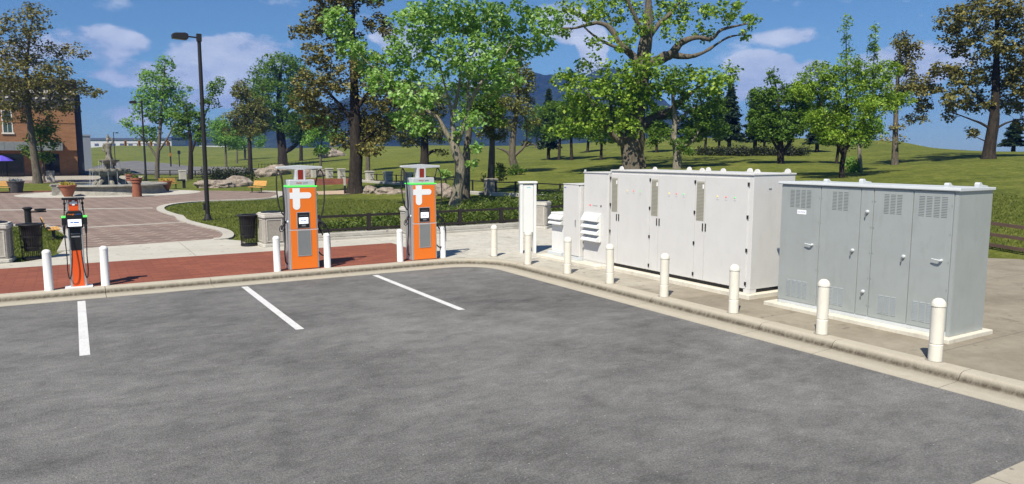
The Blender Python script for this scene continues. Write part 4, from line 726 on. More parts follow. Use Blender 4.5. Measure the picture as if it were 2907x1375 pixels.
for s in (-1,1):
    mb = MB(); mb.box(s*.157,-.11,1.36,s*.235,.04,1.56); ho = mb.build('connector_holster', M['black'], t, False, .014)
    mb = MB(); mb.box(s*.160,-.115,1.525,s*.236,-.02,1.563); mb.build('status_light', M['led'], ho, False, .004)
    mb = MB(); mb.tube([(s*.19,-.07,1.40),(s*.20,-.12,1.30),(s*.20,-.10,1.18)], [.03,.028,.018], 8); mb.build('connector_plug', M['black'], ho, True)
    mb = MB(); mb.tube(smooth_path([(s*.165,.02,1.88),(s*.175,.0,1.7),(s*.20,-.04,1.2),(s*.185,-.05,.7),(s*.19,-.06,.4),(s*.165,-.10,.22),(s*.13,-.14,.3),(s*.10,-.15,.55),(s*.085,-.12,.85),(s*.09,-.09,1.15)], 5), .011, 7); mb.build('cable', M['rubber'], t, True)
    mb = MB(); mb.tube([(s*.165,.03,1.66),(s*.165,.03,1.9)], .012, 8); mb.lathe([(.024,1.80),(.028,1.82),(.024,1.84)], (s*.165,.03,0), 10); mb.build('cable_guide', M['blackm'], t, True)
mb = MB(); mb.box(-.09,-.035,1.666,.09,.075,1.9); up = mb.build('upper_panel', M['redor'], t, False, .004)
mb = MB(); mb.box(-.09,-.039,1.775,.09,-.0351,1.895); mb.build('cross_field', M['red'], up)
mb = MB(); mb.box(-.024,-.043,1.78,.024,-.0391,1.89); mb.box(-.07,-.043,1.811,-.0241,-.0391,1.859); mb.box(.0241,-.043,1.811,.07,-.0391,1.859); mb.build('cross_emblem', M['logo'], up)
mb = MB(); mb.box(-.21,-.09,1.902,.21,.12,1.945); mb.build('top_cap', M['black'], t, False, .012)

# ------------------------------------------------------------------ large white cabinet (faces -X)
def eye(mb, x, y, z, r=.075):
    mb.ext([(y-r*1.25,z),(y+r*1.25,z)] + [(y+r*math.cos(R(a)), z+.012+r*math.sin(R(a))) for a in range(0,181,20)], 'x', x-.014, x+.014); mb.box(x-.05,y-.1,z,x-.0141,y+.1,z+.012)
def lug(mb, x, y, z, r=.07):
    mb.ext([(x-.10,z),(x+.18,z),(x+.17,z+.018),(x+.02,z+.035),(x-.03,z+.075),(x-.08,z+.075),(x-.10,z+.05)], 'y', y-.035, y+.035); return
    for s in (-1,1): mb.ext([(x-.16,z),(x+.16,z),(x+.08,z+.045),(x+.05,z+.095),(x-.02,z+.105),(x-.07,z+.06)], 'y', y+s*.035-.012, y+s*.035+.012)
    mb.box(x-.11,y-.06,z,x+.11,y+.06,z+.012)
X = 11.5
t = thing('equipment_cabinet', 'large white three bay equipment cabinet with beige vent grilles and black hinges', 'cabinet', (X,12.2,.22))
def lp(y): return y-12.2
def lz(z): return z-.22
mb = MB(); mb.box(.012,lp(9.97),lz(.30),1.24,lp(14.42),lz(2.58)); body = mb.build('body', M['white'], t, False, .006)
mb = MB(); mb.box(-.014,lp(9.955),lz(2.5815),1.262,lp(14.436),lz(2.617)); mb.build('roof', M['white'], t, False, .008)
for y, x in [(14.2,.15),(13.05,.2),(12.65,.9),(11.55,.2),(10.95,.2),(10.9,.95),(10.1,.25),(12.1,.95),(10.05,1.1)]: mb = MB(); eye(mb, x, lp(y), lz(2.618)); mb.build('lifting_lug', M['white'], t, False, .005)

mb = MB(); mb.box(.06,lp(10.02),0,1.18,lp(14.4),lz(.2995)); mb.build('plinth', M['black'], t)
for y0, y1 in ((9.972,10.072),):
    mb = MB(); mb.box(.0,lp(y0),0.0,.20,lp(y1)+.06,lz(.298)); mb.build('corner_foot', M['white'], t, False, .004)
seams = [14.42,12.965,11.53,10.075]
for a, b in zip(seams, seams[1:]):
    ym = a-.29
    mb = MB(); mb.box(-.006,lp(ym)+.006,lz(.31),.0115,lp(a)-.010,lz(2.52)); d1 = mb.build('narrow_door', M['white'], t, False, .003)
    mb = MB(); mb.box(-.006,lp(b)+.010,lz(.31),.0115,lp(ym)-.006,lz(2.52)); d2 = mb.build('wide_door', M['white'], t, False, .003)
    mb = MB(); mb.box(-.0085,lp(ym)+.022,lz(1.58),-.0061,lp(a)-.045,lz(2.425)); vg = mb.build('vent_grille', M['vent'], d1)
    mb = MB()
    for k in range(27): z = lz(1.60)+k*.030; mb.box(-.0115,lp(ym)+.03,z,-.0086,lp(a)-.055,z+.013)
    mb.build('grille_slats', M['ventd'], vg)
    mb = MB(); mb.box(-.0125,lp(ym)+.035,lz(2.27),-.0118,lp(ym)+.075,lz(2.36)); mb.build('vent_sticker', M['logo'], vg)
    for dd, yy in ((d1,ym+.03),(d2,ym-.055)):
        mb = MB(); mb.box(-.020,lp(yy),lz(1.37),-.0061,lp(yy)+.028,lz(1.535)); mb.build('handle', M['black'], dd, False, .004)
    wd = a-b
    for f, mm in ((.44,'ledy'),(.60,'ledr'),(.76,'ledg')):
        yy = a-wd*f; mb = MB(); mb.lathe([(.014,0),(.014,.006),(.009,.010)], n=14); l = mb.build('pilot_lamp', M[mm], d2, True); l.location = (-.0062,lp(yy),lz(2.125)); l.rotation_euler = (0,R(-90),0)
        mb = MB(); mb.box(-.0068,lp(yy)-.030,lz(2.055),-.0061,lp(yy)+.030,lz(2.066)); mb.build('lamp_caption', M['silver'], d2)
for y in (14.42,12.965,11.53,10.075):
    for z in (2.41,1.755,1.09,.415):
        mb = MB(); mb.box(-.022,lp(y)-.022,lz(z)-.034,-.0062,lp(y)+.022,lz(z)+.034); mb.build('hinge', M['black'], t, False, .004)
mb = MB(); mb.box(.45,lp(9.962),lz(2.30),.53,lp(9.9699),lz(2.33)); mb.build('rating_plate', M['silver'], t)

# ------------------------------------------------------------------ hooded white cabinet
t = thing('louvre_cabinet', 'white cabinet with a projecting three shelf louvre hood and red label', 'cabinet', (11.45,14.95,.16))
mb = MB(); mb.box(.01,-.49,0,1.1,.535,2.32); mb.build('body', M['white'], t, False, .008)
mb = MB(); mb.box(0,-.46,.05,.0099,.51,2.29); mb.build('door', M['white'], t, False, .004)
mb = MB(); mb.box(-.012,-.49,2.3205,1.12,.55,2.345); mb.box(.0,.50,2.346,.05,.53,2.40); mb.build('roof', M['white'], t, False, .005)
mb = MB(); mb.box(-.055,-.235,.57,-.0001,.455,1.30); hd = mb.build('louvre_frame', M['white2'], t, False, .008)
for k, z in enumerate((.565,.735,.905,1.075)):
    mb = MB(); zt = z+(.165 if k < 3 else .22)
    mb.add([(-.056,-.215,zt),(-.056,.435,zt),(-.17,.435,z+.045),(-.17,-.215,z+.045),(-.056,-.215,zt-.02),(-.056,.435,zt-.02),(-.17,.435,z+.025),(-.17,-.215,z+.025)],
           [(0,1,2,3),(7,6,5,4),(0,3,7,4),(1,5,6,2),(3,2,6,7),(0,4,5,1)])
    for yy in (-.215,.427): mb.add([(-.056,yy,zt-.021),(-.056,yy+.008,zt-.021),(-.1695,yy+.008,z+.024),(-.1695,yy,z+.024),(-.056,yy,z+.01),(-.056,yy+.008,z+.01)], [(0,3,4),(1,5,2),(0,1,2,3),(3,2,5,4),(0,4,5,1)])
    mb.build('louvre_blade', M['white2'], hd)
mb = MB(); mb.box(-.004,.22,1.48,-.0001,.28,1.51); mb.build('warning_label', M['ledr'], t)  # printed label, no lamp; its red carries an added glow
mb = MB(); mb.box(-.004,-.06,1.485,-.0001,.13,1.50); mb.build('label_caption', M['silver'], t)
mb = MB(); mb.box(-.012,-.225,1.475,-.0001,-.19,1.515); mb.build('door_lock', M['black'], t)
# tall narrow white cabinet
t = thing('slim_cabinet', 'tall narrow white cabinet with a small steel door handle and blue mark', 'cabinet', (11.35,15.85,.20))
mb = MB(); mb.box(.01,-.33,.10,.75,.40,2.0); mb.build('body', M['white'], t, False, .012)
mb = MB(); mb.box(-.012,-.29,.12,.0099,.395,1.985); d = mb.build('door', M['white'], t, False, .006)
mb = MB(); mb.tube([(-.012,-.19,.93),(-.045,-.19,.94),(-.045,-.19,1.07),(-.012,-.19,1.08)], .010, 8); mb.build('handle', M['steel'], d, True)
mb = MB(); mb.box(-.0135,.27,1.90,-.0121,.37,1.925); mb.build('maker_mark', M['tblue'], d)
mb = MB(); mb.box(-.02,-.345,2.0005,.77,.41,2.02); mb.build('roof', M['white'], t, False, .006)
mb = MB(); mb.box(-.02,-.345,0,.77,.41,.0995); mb.build('plinth', M['greytop'], t, False, .006)
# low unit with rain visors
t = thing('vent_unit', 'low white ventilation unit with two rain visors beside the slim cabinet', 'cabinet', (11.55,16.85,.20))
mb = MB(); mb.box(.0,-.35,.10,.6,.26,1.12); mb.build('body', M['white2'], t, False, .01)
for z in (1.0,.87):
    mb = MB(); mb.ext([(.0,z+.15),(.0,z+.0),(-.13,z+.0),(-.13,z+.035)], 'y', -.34, .27); mb.build('rain_visor', M['white2'], t)
mb = MB(); mb.box(-.03,-.36,1.1205,.62,.28,1.19); mb.build('top_cover', M['white2'], t, False, .02)
mb = MB(); mb.box(-.12,-.38,0,.64,.30,.0995); mb.build('plinth', M['greytop'], t, False, .01)
# concrete pads
mb = MB(); mb.prism([(11.36,9.86),(12.95,9.86),(12.95,14.56),(11.36,14.56)], .10, .2195); tag(mb.build('concrete_pad', M['pad'], None, False, .01), 'pale concrete pad under the large white cabinet', 'concrete pad')
mb = MB(); mb.prism([(11.17,14.565),(12.7,14.565),(12.7,17.25),(11.12,17.25)], .10, .199); o = mb.build('concrete_pad', M['pad'], None, False, .01); tag(o, 'pale concrete pad under the louvre cabinet and its slim neighbours', 'concrete pad')
mb = MB(); mb.prism([(11.27,5.93),(12.56,5.93),(12.56,9.42),(11.27,9.42)], .10, .20); tag(mb.build('concrete_pad', M['pad'], None, False, .012), 'pale concrete pad under the grey cabinet', 'concrete pad')
for o_ in [o for o in bpy.data.objects if o.name == 'louvre_cabinet']: o_.location.z = .1992

# ------------------------------------------------------------------ white cabinet on legs
t = thing('meter_cabinet', 'narrow white cabinet standing on two legs with a flat cap', 'cabinet', (11.27,17.95,.132), R(-25)); t.scale = (.84,1,1)
mb = MB(); mb.box(-.165,-.0,.60,.20,.30,2.0); mb.build('body', M['white2'], t, False, .006)
mb = MB(); mb.box(-.155,-.016,.61,.19,-.0005,1.985); d = mb.build('door', M['white2'], t, False, .008)
mb = MB()
for i, w in enumerate((.022,.012,.02,.016,.02)): mb.box(-.03+i*.026,-.0185,1.90,-.03+i*.026+w,-.0162,1.925)
mb.build('maker_mark', M['tteal'], d)
for s in (-1,1):
    x0, x1 = (-.265,-.166) if s < 0 else (.201,.300)
    mb = MB(); mb.box(x0,-.03,0,x1,.30,2.03); mb.build('leg', M['white2'], t, False, .006)
mb = MB(); mb.box(-.30,-.06,2.031,.335,.34,2.085); mb.build('cap', M['white2'], t, False, .01)

# ------------------------------------------------------------------ grey cabinet (faces -X)
X = 11.45
t = thing('switchgear_cabinet', 'grey five panel switchgear cabinet with louvre slots and small swing handles', 'cabinet', (X,7.6,.20))
def lp(y): return y-7.6
def lz(z): return z-.20
mb = MB(); mb.box(.012,lp(6.02),lz(.202),.965,lp(9.25),lz(2.44)); mb.build('body', M['grey'], t, False, .006)
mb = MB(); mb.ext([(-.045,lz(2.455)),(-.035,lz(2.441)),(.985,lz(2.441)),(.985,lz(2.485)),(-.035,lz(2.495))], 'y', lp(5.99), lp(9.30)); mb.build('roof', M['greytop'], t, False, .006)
for y, x in ((8.35,.12),(8.05,.7),(6.25,.14),(6.1,.72)): mb = MB(); lug(mb, x, lp(y), lz(2.488)); mb.build('lifting_lug', M['greytop'], t, False, .005)
mb = MB(); mb.box(.004,lp(6.06),lz(.2025),.0118,lp(9.22),lz(.27)); mb.build('sill', M['greytop'], t)
ps = [9.245,8.395,7.62,7.385,6.715,6.085]
mb = MB(); mb.box(-.003,lp(6.021),lz(.205),.0117,lp(6.078),lz(2.435)); mb.build('corner_trim', M['grey'], t)
def slots(y0, y1, z0, z1, cols, par, dark):
    mb = MB(); w = (y1-y0)/cols
    for c in range(cols):
        for k in range(13):
            z = z0+(z1-z0)*k/13; ya = y0+c*w+w*.12
            if dark: mb.box(-.0082,ya,z,-.0071,ya+w*.76,z+(z1-z0)/13*.42)
            else: mb.add([(-.0071,ya,z),(-.0071,ya+w*.76,z),(-.0071,ya+w*.76,z+.020),(-.0071,ya,z+.020),(-.015,ya,z),(-.015,ya+w*.76,z)], [(4,5,2,3),(0,1,5,4),(0,4,3),(1,2,5)])
    mb.build('louvre_slots', M['slot'] if dark else M['grey'], par)
for i, (a, b) in enumerate(zip(ps, ps[1:])):
    mb = MB(); mb.box(-.007,lp(b)+.007,lz(.272),.0117,lp(a)-.007,lz(2.425)); d = mb.build('door_panel', M['grey'], t, False, .004)
    c = (a+b)/2
    if i != 2:
        nc = 4 if i in (0,4) else 3; hw = .235 if nc == 4 else .165
        slots(lp(c)-hw, lp(c)+hw, lz(2.03), lz(2.36), nc, d, True); slots(lp(c)-hw, lp(c)+hw, lz(.36), lz(.68), nc, d, False)
    if i in (0,4):
        yy = lp(b)+.13; mb = MB(); mb.lathe([(.022,0),(.022,.03),(.012,.05)], n=12); k = mb.build('handle', M['greytop'], d, True); k.location = (-.0072,yy,lz(1.37)); k.rotation_euler = (0,R(-90),0)
        mb = MB(); mb.tube([(-.055,yy,lz(1.37)),(-.06,yy+.05,lz(1.375)),(-.055,yy+.13,lz(1.385))], [.014,.012,.008], 8); mb.build('handle', M['greytop'], d, True)
    else:
        for z in ((1.36,) if i != 2 else (2.04,.68)):
            yy = lp(b)+.10; mb = MB(); mb.lathe([(.03,0),(.03,.02),(.02,.04)], n=14); k = mb.build('handle', M['greytop'], d, True); k.location = (-.0072,yy,lz(z)); k.rotation_euler = (0,R(-90),0)
            mb = MB(); mb.tube([(-.045,yy,lz(z)),(-.05,yy+.015,lz(z)-.04),(-.04,yy+.02,lz(z)-.09)], [.013,.011,.008], 8); mb.build('handle', M['steel'], d, True)
    for z in (.45,.92,1.35,1.78,2.22):
        mb = MB(); mb.lathe([(.010,0),(.008,.005)], n=8); k = mb.build('rivet', M['steel'], d, True); k.location = (-.0072, lp(a)-.025 if i % 2 else lp(b)+.025, lz(z)); k.rotation_euler = (0,R(-90),0)
    if i == 0:
        mb = MB(); mb.box(-.0105,lp(8.685),lz(1.905),-.0071,lp(8.88),lz(1.985)); lb = mb.build('name_plate', M['logo'], d, False, .002)
        o = lettering('lettering', 'E A T O N', .034, M['tblue'], lb, (-.011,lp(8.783),lz(1.945)), (R(90),0,R(-90)))
# ------------------------------------------------------------------ street lamps
def street_lamp(loc, label, rz=0, s=1):
    t = thing('street_lamp', label, 'street lamp', loc, rz, 'black street lamps')
    mb = MB(); mb.lathe([(.10,.26),(.095,1.2),(.075,7.95),(.0,7.95)], n=16); mb.build('pole', M['blackm'], t, True)
    mb = MB(); mb.prism([(-.21,-.21),(.21,-.21),(.21,.21),(-.21,.21)], 0, .05); mb.lathe([(.17,.05),(.15,.12),(.12,.22),(.105,.27)], n=16)
    mb.build('base', M['blackm'], t, False, .01)
    mb = MB(); mb.box(-.165,-.06,.45,-.095,.06,.75); mb.build('service_door', M['blackm'], t, False, .01)
    mb = MB(); mb.box(-.10,-.10,7.70,.10,.10,8.02); mb.cyl((-.10,0,7.86),(-.46,0,7.88),.035,.035,10); mb.build('arm', M['blackm'], t, False, .015)
    mb = MB(); mb.ext([(-.44,7.78),(-.50,7.73),(-1.06,7.76),(-1.07,7.92),(-.95,7.98),(-.55,8.01),(-.44,7.96)], 'y', -.20, .20)
    hd = mb.build('lamp_head', M['blackm'], t, False, .012, 2)
    mb = MB(); mb.ext([(-.54,7.727),(-.54,7.722),(-1.02,7.748),(-1.02,7.753)], 'y', -.15, .15); mb.build('lens', M['tgrey'], hd)
    return t
sl = street_lamp((5.06,34.62,tz(5.06,34.62)), 'tall black street lamp standing on the curved lawn, nearest of the lamps')
again(sl, (6.26,80.2,.1), 'black street lamp behind the fountain basin, in front of pale green trees')
again(sl, (9.06,196.8,tz(9.06,196.8)), 'tiny far street lamp above the fountain statue by the road', R(180))

# ------------------------------------------------------------------ litter bins
def stone_bin(loc, label, rz=0):
    t = thing('concrete_bin', label, 'litter bin', loc, rz, 'square concrete litter bins')
    w = .33
    def octo(w, c): return [(-w,-w+c),(-w+c,-w),(w-c,-w),(w,-w+c),(w,w-c),(w-c,w),(-w+c,w),(-w,w-c)]
    mb = MB(); mb.prism(octo(w,.05), .10, .90); mb.build('body', M['aggregate'], t, False, .01)
    mb = MB(); mb.prism(octo(w+.045,.06), 0, .0995); mb.build('foot', M['binc'], t, False, .015)
    mb = MB(); mb.prism(octo(w+.035,.06), .9005, 1.01); mb.prism(octo(w+.01,.06), 1.0105, 1.05); mb.build('rim', M['binc'], t, False, .02)
    for k in range(4):
        mb = MB()
        for (a,b,c,d) in [(-.245,.16,-.215,.86),(.215,.16,.245,.86),(-.2145,.83,.2145,.86),(-.2145,.16,.2145,.19)]: mb.box(a,-w-.014,b,c,-w-.0005,d)
        p = mb.build('panel_frame', M['binc'], t, False, .004); p.rotation_euler = (0,0,k*R(90))
    mb = MB(); mb.lathe([(.30,1.0505),(.28,1.075),(.18,1.095),(.10,1.098),(.09,1.06),(0,1.06)], n=20); mb.build('lid', M['black'], t, True)
    return t
sb = stone_bin((5.30,23.62,.134), 'square concrete litter bin beside the mesh bin, left of the nearer orange charger', R(4))
again(sb, (-1.83,23.80,.134), 'square concrete litter bin cut by the left edge of the photo', R(-6))
again(sb, (15.62,23.95,.132), 'square concrete litter bin behind the white cabinet on legs', R(40))
again(sb, (10.15,24.75-1.0,.132), 'square concrete litter bin mostly hidden behind the farther orange charger', 0)
def mesh_bin(loc, label, rz=0):
    t = thing('mesh_bin', label, 'litter bin', loc, rz, 'black mesh litter bins')
    mb = MB(); n = 30
    for i in range(n):
        a = 2*math.pi*i/n; mb.tube([(.235*math.cos(a),.235*math.sin(a),.05),(.265*math.cos(a),.265*math.sin(a),.93)], .0075, 4)
    for z, r in ((.05,.237),(.35,.247),(.65,.257),(.93,.267)): mb.lathe([(r-.012,z-.012),(r+.012,z-.012),(r+.012,z+.012),(r-.012,z+.012),(r-.012,z-.012)], n=30, cap=False)
    mb.build('mesh_frame', M['blackm'], t)
    mb = MB(); mb.lathe([(0,.24),(.17,.24),(.235,.90),(.245,.95)], n=24, cap=False); mb.build('liner', M['black'], t, True)
    mb = MB(); mb.lathe([(.20,.945),(.34,.955),(.345,.975),(.33,.99),(.20,.985),(.20,.945)], n=28, cap=False); mb.build('lid_ring', M['blackm'], t, True)
    mb = MB(); mb.lathe([(0,.0),(.22,.0),(.255,.02),(.255,.05),(0,.05)], n=24); mb.build('base', M['blackm'], t, True)
    return t
mbn = mesh_bin((4.68,23.95,.134), 'black mesh litter bin on the sidewalk edge, right of the street lamp')
again(mbn, (-1.05,23.95,.12), 'black mesh litter bin on the small left lawn, left of the slim charging post', 1.0)

# black drinking fountain post
t = thing('drinking_fountain', 'black pedestal drinking fountain with a side bowl behind the left mesh bin', 'drinking fountain', (-1.55,34.2,.10))
mb = MB(); mb.lathe([(.24,0),(.24,.04),(.16,.07),(.14,.14),(.12,.18)], n=16); mb.build('base', M['blackm'], t, True)
mb = MB(); mb.lathe([(.115,.18),(.115,.74)], n=16); mb.build('post', M['blackm'], t, True)
mb = MB(); mb.lathe([(.12,.74),(.17,.78),(.17,.82),(.12,.85),(0,.85)], n=16); mb.build('cap', M['blackm'], t, True)
mb = MB(); mb.box(.11,-.03,.63,.62,.03,.68); mb.lathe([(.05,.68),(.19,.70),(.20,.77),(.16,.775),(.05,.72)], (.42,0,0), 16); mb.build('side_bowl', M['blackm'], t)

# ------------------------------------------------------------------ benches
def bench(loc, label, rz, w=1.2, curl=False):
    t = thing('park_bench', label, 'bench', loc, rz, 'wooden park benches')
    mb = MB()
    for k in range(4): mb.box(-w/2,-.24+k*.115,.40,w/2,-.145+k*.115,.44)
    mb.build('seat', M['wood'], t, False, .006)
    mb = MB()
    for k in range(4): z = .52+k*.095; y = .26+k*.028; mb.add([(-w/2,y,z),(w/2,y,z),(w/2,y+.022,z+.08),(-w/2,y+.022,z+.08),(-w/2,y+.03,z-.008),(w/2,y+.03,z-.008),(w/2,y+.052,z+.072),(-w/2,y+.052,z+.072)], [(0,1,2,3),(7,6,5,4),(0,4,5,1),(1,5,6,2),(2,6,7,3),(3,7,4,0)])
    mb.build('backrest', M['wood'], t)
    for s in (-1,1):
        mb = MB(); x = s*w*.36
        mb.tube(smooth_path([(x,-.2,.39),(x,.2,.39),(x,.30,.50),(x,.40,.86)], 3), .022, 6); mb.cyl((x,-.02,0),(x,-.02,.385),.04,.04,8); mb.box(x-.03,-.22,0,x+.03,.18,.03); mb.build('leg', M['blackm'], t)
    return t
bn = bench((11.85,57.0,.134), 'wooden bench on black legs at the right end of the paved path', R(-65), 1.5)
again(bn, (-.66,29.6,.134), 'small wooden bench seen end on, left of the slim charging post', R(94), .8)
again(bn, (-4.45,65.9,.134), 'dark brown bench beside the dark clay planter', R(0), (1.2,1,1))
again(bn, (7.05,67.6,.12), 'wooden bench partly hidden behind the flower pot at the basin end', R(30))

# ------------------------------------------------------------------ fountain
FX, FY = 2.45, 61.9
t = thing('fountain', 'tiered stone fountain with a statue on top and a wide round basin', 'fountain', (FX,FY,.135))
RB = 3.75
mb = MB(); mb.lathe([(RB+.10,0),(RB-.02,.10),(RB-.26,.52),(RB-.26,.565)], n=64); mb.build('basin_wall', M['basin'], t, True)
mb = MB(); mb.lathe([(RB-.25,.566),(RB+.05,.59),(RB+.10,.63),(RB+.08,.70),(RB-.10,.735),(RB-.42,.735),(RB-.45,.70),(RB-.45,.566)], n=64, cap=False); mb.build('basin_rim', M['basin'], t, True)
mb = MB(); mb.lathe([(0,.64),(RB-.451,.64)], n=48, cap=False); mb.build('water', M['water'], t)
for k in range(7):
    a = 2*math.pi*k/7+.3; c, s = math.cos(a), math.sin(a)
    mb = MB(); mb.tube(smooth_path([(c*1.10,s*1.10,.5),(c*.92,s*.92,.80),(c*.55,s*.55,1.0),(c*.50,s*.50,1.25),(c*.80,s*.80,1.45)], 4), [.19-.005*i for i in range(17)], 8)
    mb.lathe([(0,.8),(.13,.83),(.17,.93),(.10,1.04),(0,1.07)], (c*.80,s*.80,-.05), 10, cap=False); mb.build('support_figure', M['fount'], t, True)
mb = MB(); mb.lathe([(.55,.3),(.40,.7),(.24,1.0),(.22,1.4),(.45,1.55)], n=20); mb.build('pedestal', M['fount'], t, True)
scal = lambda k, amp: (lambda a, j, r, z: 1+amp*abs(math.sin(a*k)) if r > .5 else 1)
mb = MB(); mb.lathe([(.30,1.20),(.62,1.30),(.98,1.46),(1.16,1.56),(1.22,1.60),(1.25,1.70),(1.23,1.79),(1.14,1.80),(.9,1.70),(.3,1.68)], n=64, mod=scal(8,.10)); mb.build('lower_bowl', M['fount'], t, True)
mb = MB(); mb.lathe([(.30,1.69),(.22,1.78),(.17,2.0),(.26,2.22),(.34,2.28)], n=16)
for k in range(5):
    a = 2*math.pi*k/5; mb.tube([(.36*math.cos(a),.36*math.sin(a),1.70),(.26*math.cos(a),.26*math.sin(a),1.95),(.36*math.cos(a),.36*math.sin(a),2.25)], [.08,.07,.09], 7)
mb.build('upper_stem', M['fount'], t, True)
mb = MB(); mb.lathe([(.22,2.12),(.42,2.20),(.58,2.30),(.64,2.36),(.66,2.45),(.60,2.46),(.2,2.42)], n=48, mod=scal(6,.07)); mb.build('upper_bowl', M['fount'], t, True)
# the stone figure: draped body, head, raised arms with a jar
mb = MB(); mb.lathe([(.26,2.42),(.27,2.5),(.20,2.7),(.185,2.95),(.20,3.15),(.17,3.32),(.205,3.52),(.21,3.62),(.11,3.70),(.065,3.74),(.06,3.80),(.10,3.86),(.115,3.94),(.095,4.03),(.04,4.08),(0,4.085)], n=16, cap=False, mod=lambda a, j, r, z: 1+.10*math.sin(a*5+z*3) if z < 3.3 else (1+.18*abs(math.cos(a)) if z < 3.66 else 1))
mb.tube(smooth_path([(-.17,0,3.60),(-.33,-.06,3.42),(-.36,-.14,3.18),(-.24,-.22,3.1)], 3), [.075]*4+[.06]*6, 7); mb.tube(smooth_path([(.17,0,3.60),(.32,.0,3.74),(.24,-.02,3.98),(.10,0,4.08)], 3), [.075]*4+[.06]*6, 7)
mb.lathe([(0,0),(.07,.02),(.10,.1),(.05,.19),(.07,.24),(0,.24)], (.02,.02,4.05), 10, cap=False)
mb.build('statue', M['fount'], t, True)
mb = MB()
for r, z0, z1, n in ((1.27,.66,1.75,14),(.67,1.75,2.42,8)):
    for k in range(n):
        a = 2*math.pi*k/n+.1; mb.tube([(r*.97*math.cos(a),r*.97*math.sin(a),z1),(r*1.03*math.cos(a),r*1.03*math.sin(a),z1-.08),(r*1.06*math.cos(a),r*1.06*math.sin(a),z0)], [.02,.018,.012], 5)
mb.build('water_stream', M['stream'], t, True)

# ------------------------------------------------------------------ planters
def leaves_mesh(name, centers, spread, n, size, mat, parent, seed=0, up=.6, flat=1.0):
    r = np.random.default_rng(seed); C = np.asarray(centers, float); m = len(C)
    P = C[r.integers(0, m, n)] + r.normal(0, 1, (n, 3))*np.array([spread, spread, spread*flat])
    return leaf_cloud(name, P, size, mat, parent, r, up)
def leaf_cloud(name, P, size, mat, parent, r, up=.6, asp=.62, out=None, drop=0):
    n = len(P); nrm = r.normal(0, 1, (n, 3)); nrm[:, 2] = np.abs(nrm[:, 2])*.7 + up
    if out is not None: nrm += out*.55
    nrm /= np.linalg.norm(nrm, axis=1)[:, None]
    d = r.normal(0, 1, (n, 3)); d[:, 2] -= drop; d -= nrm*(d*nrm).sum(1)[:, None]; d /= np.linalg.norm(d, axis=1)[:, None]
    s = np.cross(nrm, d); L = size*r.uniform(.65, 1.35, (n, 1))
    V = np.stack([P - d*L*.5, P - d*L*.02 + s*L*asp*.5 + nrm*L*.13, P + d*L*.5 - nrm*L*.05, P - d*L*.02 - s*L*asp*.5 + nrm*L*.13], 1).reshape(-1, 3)
    F = np.arange(n*4).reshape(-1, 4)
    return np_mesh(name, V, np.concatenate([F[:, [0,1,2]], F[:, [0,2,3]]]), mat, parent)
def planter(loc, label, mat, prof, flower, r, top, seed, grp='round flower pots'):
    t = thing('flower_pot', label, 'flower pot', loc, 0, grp)
    mb = MB(); mb.lathe(prof, n=28); mb.build('pot', M[mat], t, True)
    mb = MB(); mb.lathe([(0,top-.06),(r*.9,top-.06)], n=20, cap=False); mb.build('soil', M['soil'], t)
    rr = np.random.default_rng(seed); a = rr.uniform(0, 6.28, 26); q = np.sqrt(rr.uniform(0, 1, 26))*r*.85
    c = np.stack([q*np.cos(a), q*np.sin(a), np.full(26, top+.03)+rr.uniform(0, .1, 26)], 1)
    leaves_mesh('flowers', c, .07, 420, .10, M[flower], t, seed); return t
urn = [(.24,0),(.26,.06),(.40,.35),(.47,.62),(.48,.68),(.54,.70),(.55,.78),(.50,.80),(.46,.74),(.44,.70)]
planter((-.26,58.0,.14), 'terracotta pot with yellow flowers in front of the fountain basin', 'terra', urn, 'flower', .46, .76, 1)
planter((6.28,63.4,.14), 'terracotta pot with yellow flowers at the right end of the basin', 'terra', [(x*.95,z*.98) for x,z in urn], 'flower', .42, .74, 2)
planter((-3.6,66.0,.14), 'dark grey clay pot with pale violet flowers beside the left bench', 'dpot', [(.36,0),(.40,.02),(.54,.78),(.58,.80),(.58,.86),(.52,.86),(.48,.78)], 'flowerp', .48, .82, 3)
def pedestal(loc, label, seed):
    t = thing('planter_column', label, 'planter', loc, 0, 'brick columns with bowls')
    mb = MB(); mb.lathe([(.30,0),(.30,.30),(.285,.305),(.285,.58),(.27,.585),(.27,.90)], n=20); mb.build('column', M['terra'], t, True)
    mb = MB(); mb.lathe([(.27,.901),(.33,.95),(.33,1.05),(.26,1.07),(.30,1.10),(.36,1.14),(.36,1.26),(.30,1.27),(.28,1.2)], n=20); mb.build('bowl', M['terra'], t, True)
    rr = np.random.default_rng(seed); c = rr.normal(0, .1, (10, 3)) + np.array([0,0,1.32]); leaves_mesh('plant', c, .08, 260, .10, M['hedge'], t, seed); return t
pd = pedestal((3.76,55.9,.14), 'round brick planter column in front of the fountain basin', 5)
again(pd, (4.05,66.9,.14), 'round brick planter column standing behind the basin, half hidden')
# stone pier of the basin
mb = MB(); mb.box(-.28,-.28,0,.28,.28,.70); mb.box(-.34,-.34,.7005,.34,.34,.80); o = mb.build('stone_block', M['basin'], None, False, .03); o.location = (-.95,60.4,.14); tag(o, 'pale stone block left of the fountain, behind the terracotta pot', 'stone block')

